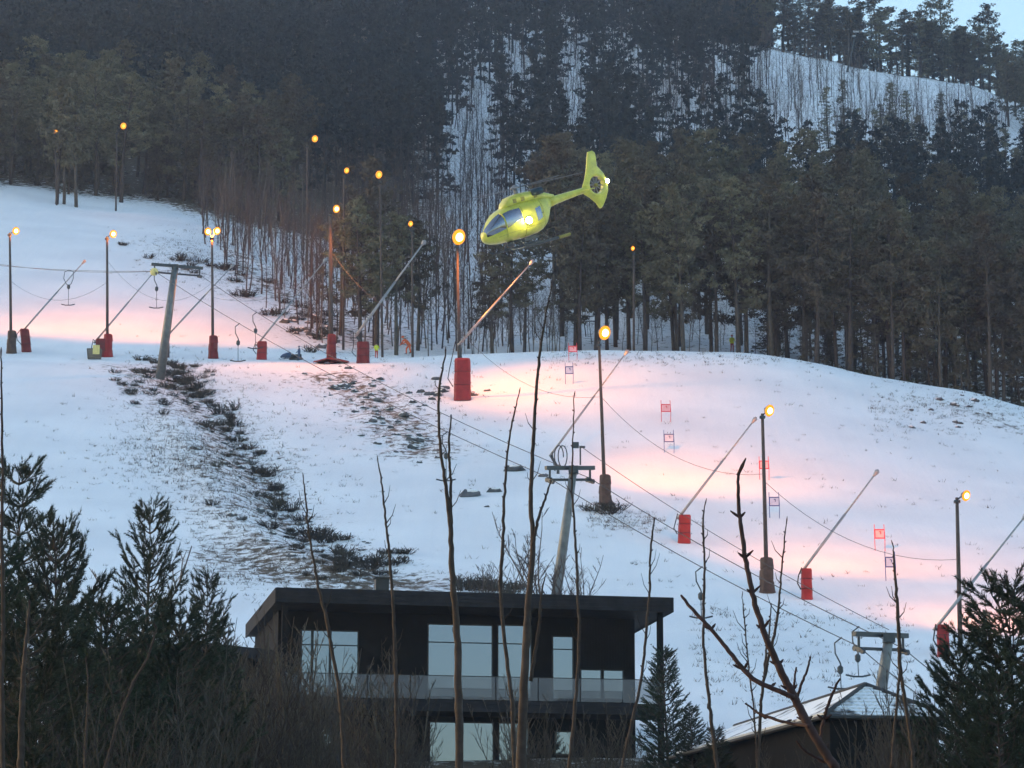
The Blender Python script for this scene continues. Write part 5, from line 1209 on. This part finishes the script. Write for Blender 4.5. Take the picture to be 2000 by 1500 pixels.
# ------------------------------------------------------------ people and snowmobile
def person(label, px, py, face, top, legs, head, pose='stand', hpx=44, D=None):
    g = ground(px, py) if D is None else on(at(px, py, D).x, D)
    H = 1.76; V3 = Vector
    J = dict(pel=(0, 0, .95), wst=(0, .0, 1.10), cst=(0, -.02, 1.32), nck=(0, -.01, 1.50), hd=(0, -.03, 1.62), hdt=(0, -.03, 1.72))
    if pose == 'bend': J = dict(pel=(0, .1, .84), wst=(0, -.03, .98), cst=(0, -.22, 1.14), nck=(0, -.38, 1.25), hd=(0, -.47, 1.34), hdt=(0, -.52, 1.44))
    P = {k: V3(v) for k, v in J.items()}; sp = .13 if pose != 'bend' else .27
    for s, n in ((1, 'l'), (-1, 'r')):
        P['hip' + n] = P['pel'] + V3((s * .09, 0, -.05)); P['kn' + n] = V3((s * (sp * .75 + .02), P['pel'].y * .5 - .06 + .05 * s, .50)); P['an' + n] = V3((s * sp, .05 + .06 * s, .09)); P['to' + n] = V3((s * (sp + .03), -.14 + .06 * s, .05))
        P['sh' + n] = P['nck'] + V3((s * .18, 0, -.07)); P['el' + n] = P['sh' + n] + V3((s * .10, -.05, -.27)); P['wr' + n] = P['el' + n] + V3((s * -.02, -.19, -.14)); P['pa' + n] = P['wr' + n] + V3((0, -.07, -.04))
    E = [('pel', 'wst'), ('wst', 'cst'), ('cst', 'nck'), ('nck', 'hd'), ('hd', 'hdt')] + [(a + n, c + n) if a not in ('pel', 'cst') else (a, c + n) for n in 'lr' for a, c in (('pel', 'hip'), ('hip', 'kn'), ('kn', 'an'), ('an', 'to'), ('cst', 'sh'), ('sh', 'el'), ('el', 'wr'), ('wr', 'pa'))]
    rad = dict(pel=.165, wst=.15, cst=.175, nck=.065, hd=.095, hdt=.09, hip=.11, kn=.075, an=.06, to=.045, sh=.085, el=.06, wr=.045, pa=.04)
    ks = list(P); me = bpy.data.meshes.new('tmp'); me.from_pydata([P[k] for k in ks], [(ks.index(a), ks.index(c)) for a, c in E], [])
    tmp = bpy.data.objects.new('tmp', me); COL.objects.link(tmp); tmp.modifiers.new('s', 'SKIN'); sub = tmp.modifiers.new('u', 'SUBSURF'); sub.levels = 2; sub.render_levels = 2
    for i, k in enumerate(ks):
        r_ = rad.get(k, rad.get(k[:-1], .06)); me.skin_vertices[0].data[i].radius = (r_, r_ * .85); me.skin_vertices[0].data[i].use_root = (k == 'pel')
    dg_ = bpy.context.evaluated_depsgraph_get(); dg_.update(); bm = bpy.data.meshes.new_from_object(tmp.evaluated_get(dg_)); bpy.data.objects.remove(tmp)
    Vv = [tuple(v.co) for v in bm.vertices]; Ff = [tuple(p.vertices) for p in bm.polygons]; b = MB(); mi = []
    for f in Ff:
        c = sum((V3(Vv[i]) for i in f), V3()) / len(f); z = c.z
        d_h = min((c - P['hd']).length, (c - P['hdt']).length); hand = min((c - P['pal']).length, (c - P['par']).length)
        mi.append(2 if d_h < .13 and (c - P['nck']).length > .06 else 3 if hand < .06 else 4 if z < .12 else 1 if z < P['pel'].z + .02 and abs(c.x) < .33 and min((c - P['ell']).length, (c - P['elr']).length, (c - P['wrl']).length, (c - P['wrr']).length) > .12 else 0)
    b.v = Vv; b.f = Ff; b.m = mi
    for n, s in (('l', 1), ('r', -1)):
        d = (P['pa' + n] - P['wr' + n]).normalized(); sx = V3((1, 0, 0)); pn = sx.cross(d).normalized()
        for k, L in enumerate((.075, .085, .08, .065)):
            o = P['pa' + n] + sx * (k - 1.5) * .019 + d * .015; b.tube([o, o + d * L * .5 - pn * .006, o + d * L * .8 - pn * .03], [.010, .009, .007], 5, True, 3)
        o = P['pa' + n] - sx * s * .03 - d * .02; b.tube([o, o - sx * s * .03 + d * .03, o - sx * s * .03 + d * .055], [.011, .010, .008], 5, True, 3)
    h = P['hd'] + V3((0, -.10, -.005)); b.tube([h + V3((0, .02, .02)), h + V3((0, -.022, -.01))], [.012, .014], 5, True, 2)
    for s in (-1, 1): b.ball(P['hd'] + V3((s * .032, -.088, .03)), .011, 5, 4, mi=4); b.ball(P['hd'] + V3((s * .098, 0, 0)), .022, 5, 4, (.5, 1, 1.3), mi=2)
    root = thing('person', label, 'person', g); root.rotation_euler = (0, 0, face); s = hpx * g.y / F / (1.80 if pose != 'bend' else 1.5); root.scale = (s, s, s)
    bo = bpy.data.objects.new('body', b.mesh('body', [M[top], M[legs], M['skin'], M['cloth_dark'], M['black']], True)); COL.objects.link(bo); bo.parent = root
    b = MB(); c = P['hdt'] + V3((0, .015, -.01)); b.ball(c, .118, 12, 8, (.95, 1.1, .85)); b.box(c + V3((0, -.1, -.045)), (.16, .05, .03)); b.build('helmet', M[head], root, True, local=True)
    b = MB(); b.loft([[V3((math.cos(a) * w, math.sin(a) * w * .85, 0)) + p for a in np.linspace(0, 6.283, 13)[:-1]] for p, w in ((P['pel'] + V3((0, 0, -.06)), .205), (P['wst'], .19), (P['cst'], .20), (P['nck'] + V3((0, 0, -.05)), .12))]); b.build('jacket', M[top], root, True, local=True)
    return root
person('person in a dark blue suit standing behind the snowmobile', 584, 704, R(-70), 'cloth_blue', 'cloth_blue', 'cloth_blue', hpx=30)
person('person in orange bending forward at the crest', 797, 692, R(-60), 'cloth_orange', 'cloth_orange', 'cloth_orange', 'bend', 36)
person('person in a yellow jacket and red trousers beside the steep lance', 735, 700, R(20), 'cloth_yellow', 'cloth_red', 'helmet', hpx=32)
person('person in a hi vis yellow top and red trousers on the right crest', 1430, 688, R(10), 'cloth_yellow', 'cloth_red', 'cloth_red', hpx=36)
def snowmobile():
    g = ground(569, 703); root = thing('snowmobile', 'grey blue snowmobile parked on the shelf beside the person in blue', 'snowmobile', g); root.rotation_euler = (0, 0, R(195)); root.scale = (.62, .62, .62)
    def bl(b, n, m, s=False): return b.build(n, m, root, s, local=True)
    b = MB(); b.loft([[Vector((x, math.copysign(abs(math.cos(a)) ** .7, math.cos(a)) * w, z0 + (z1 - z0) * (.5 + .5 * math.sin(a)))) for a in np.linspace(0, 6.283, 15)[:-1]] for x, w, z0, z1 in ((1.45, .12, .35, .45), (1.25, .32, .28, .66), (.8, .42, .25, .88), (.35, .40, .25, 1.0), (.1, .3, .3, .9))]); bl(b, 'hood', M['cloth_blue'], True)
    b = MB(); b.loft([[Vector((x, y * w, z)) for y, z in ((-1, z0), (1, z0), (.8, z1), (-.8, z1))] for x, w, z0, z1 in ((.15, .22, .4, .75), (-.4, .22, .4, .74), (-1.2, .24, .42, .85), (-1.35, .2, .45, .8))]); bl(b, 'seat', M['black'])
    b = MB(); b.tube([(.3, 0, .12), (-.4, 0, .1), (-1.3, 0, .12), (-1.5, 0, .25), (-1.3, 0, .38), (.2, 0, .36)], .13, 8); bl(b, 'track', M['black'])
    for s in (-1, 1):
        b = MB(); b.tube([(.3, s * .48, .05), (1.3, s * .48, .05), (1.6, s * .48, .22)], .05, 6); b.tube([(.9, s * .48, .06), (.8, s * .3, .4)], .035, 5); bl(b, 'ski', M['dark_steel'])
    b = MB(); b.add([(.62, -.3, .95), (.62, .3, .95), (.32, .26, 1.32), (.32, -.26, 1.32), (.64, -.3, .95), (.64, .3, .95), (.34, .26, 1.33), (.34, -.26, 1.33)], [(0, 1, 2, 3), (7, 6, 5, 4), (0, 4, 5, 1), (2, 6, 7, 3), (0, 3, 7, 4), (1, 5, 6, 2)]); bl(b, 'windshield', M['grey'])
    b = MB(); b.tube([(.3, -.38, 1.0), (.35, 0, 1.02), (.3, .38, 1.0)], .025, 6); bl(b, 'handlebar', M['black'])
snowmobile()

# ------------------------------------------------------------ the hazy evening air
def haze():
    b = MB(); b.box((0, 440, 155), (2400, 960, 330)); o = b.build('haze', None); o['kind'] = 'stuff'
    m = bpy.data.materials.new('haze_air'); m.use_nodes = True; nt = m.node_tree; nt.nodes.clear()
    v = nt.nodes.new('ShaderNodeVolumePrincipled'); v.inputs['Color'].default_value = (.60, .74, 1.0, 1); v.inputs['Density'].default_value = HAZE_DENSITY; v.inputs['Anisotropy'].default_value = .3
    ou = nt.nodes.new('ShaderNodeOutputMaterial'); nt.links.new(v.outputs[0], ou.inputs['Volume'])
    o.data.materials.clear(); o.data.materials.append(m)
HAZE_DENSITY = 0.0002
haze()
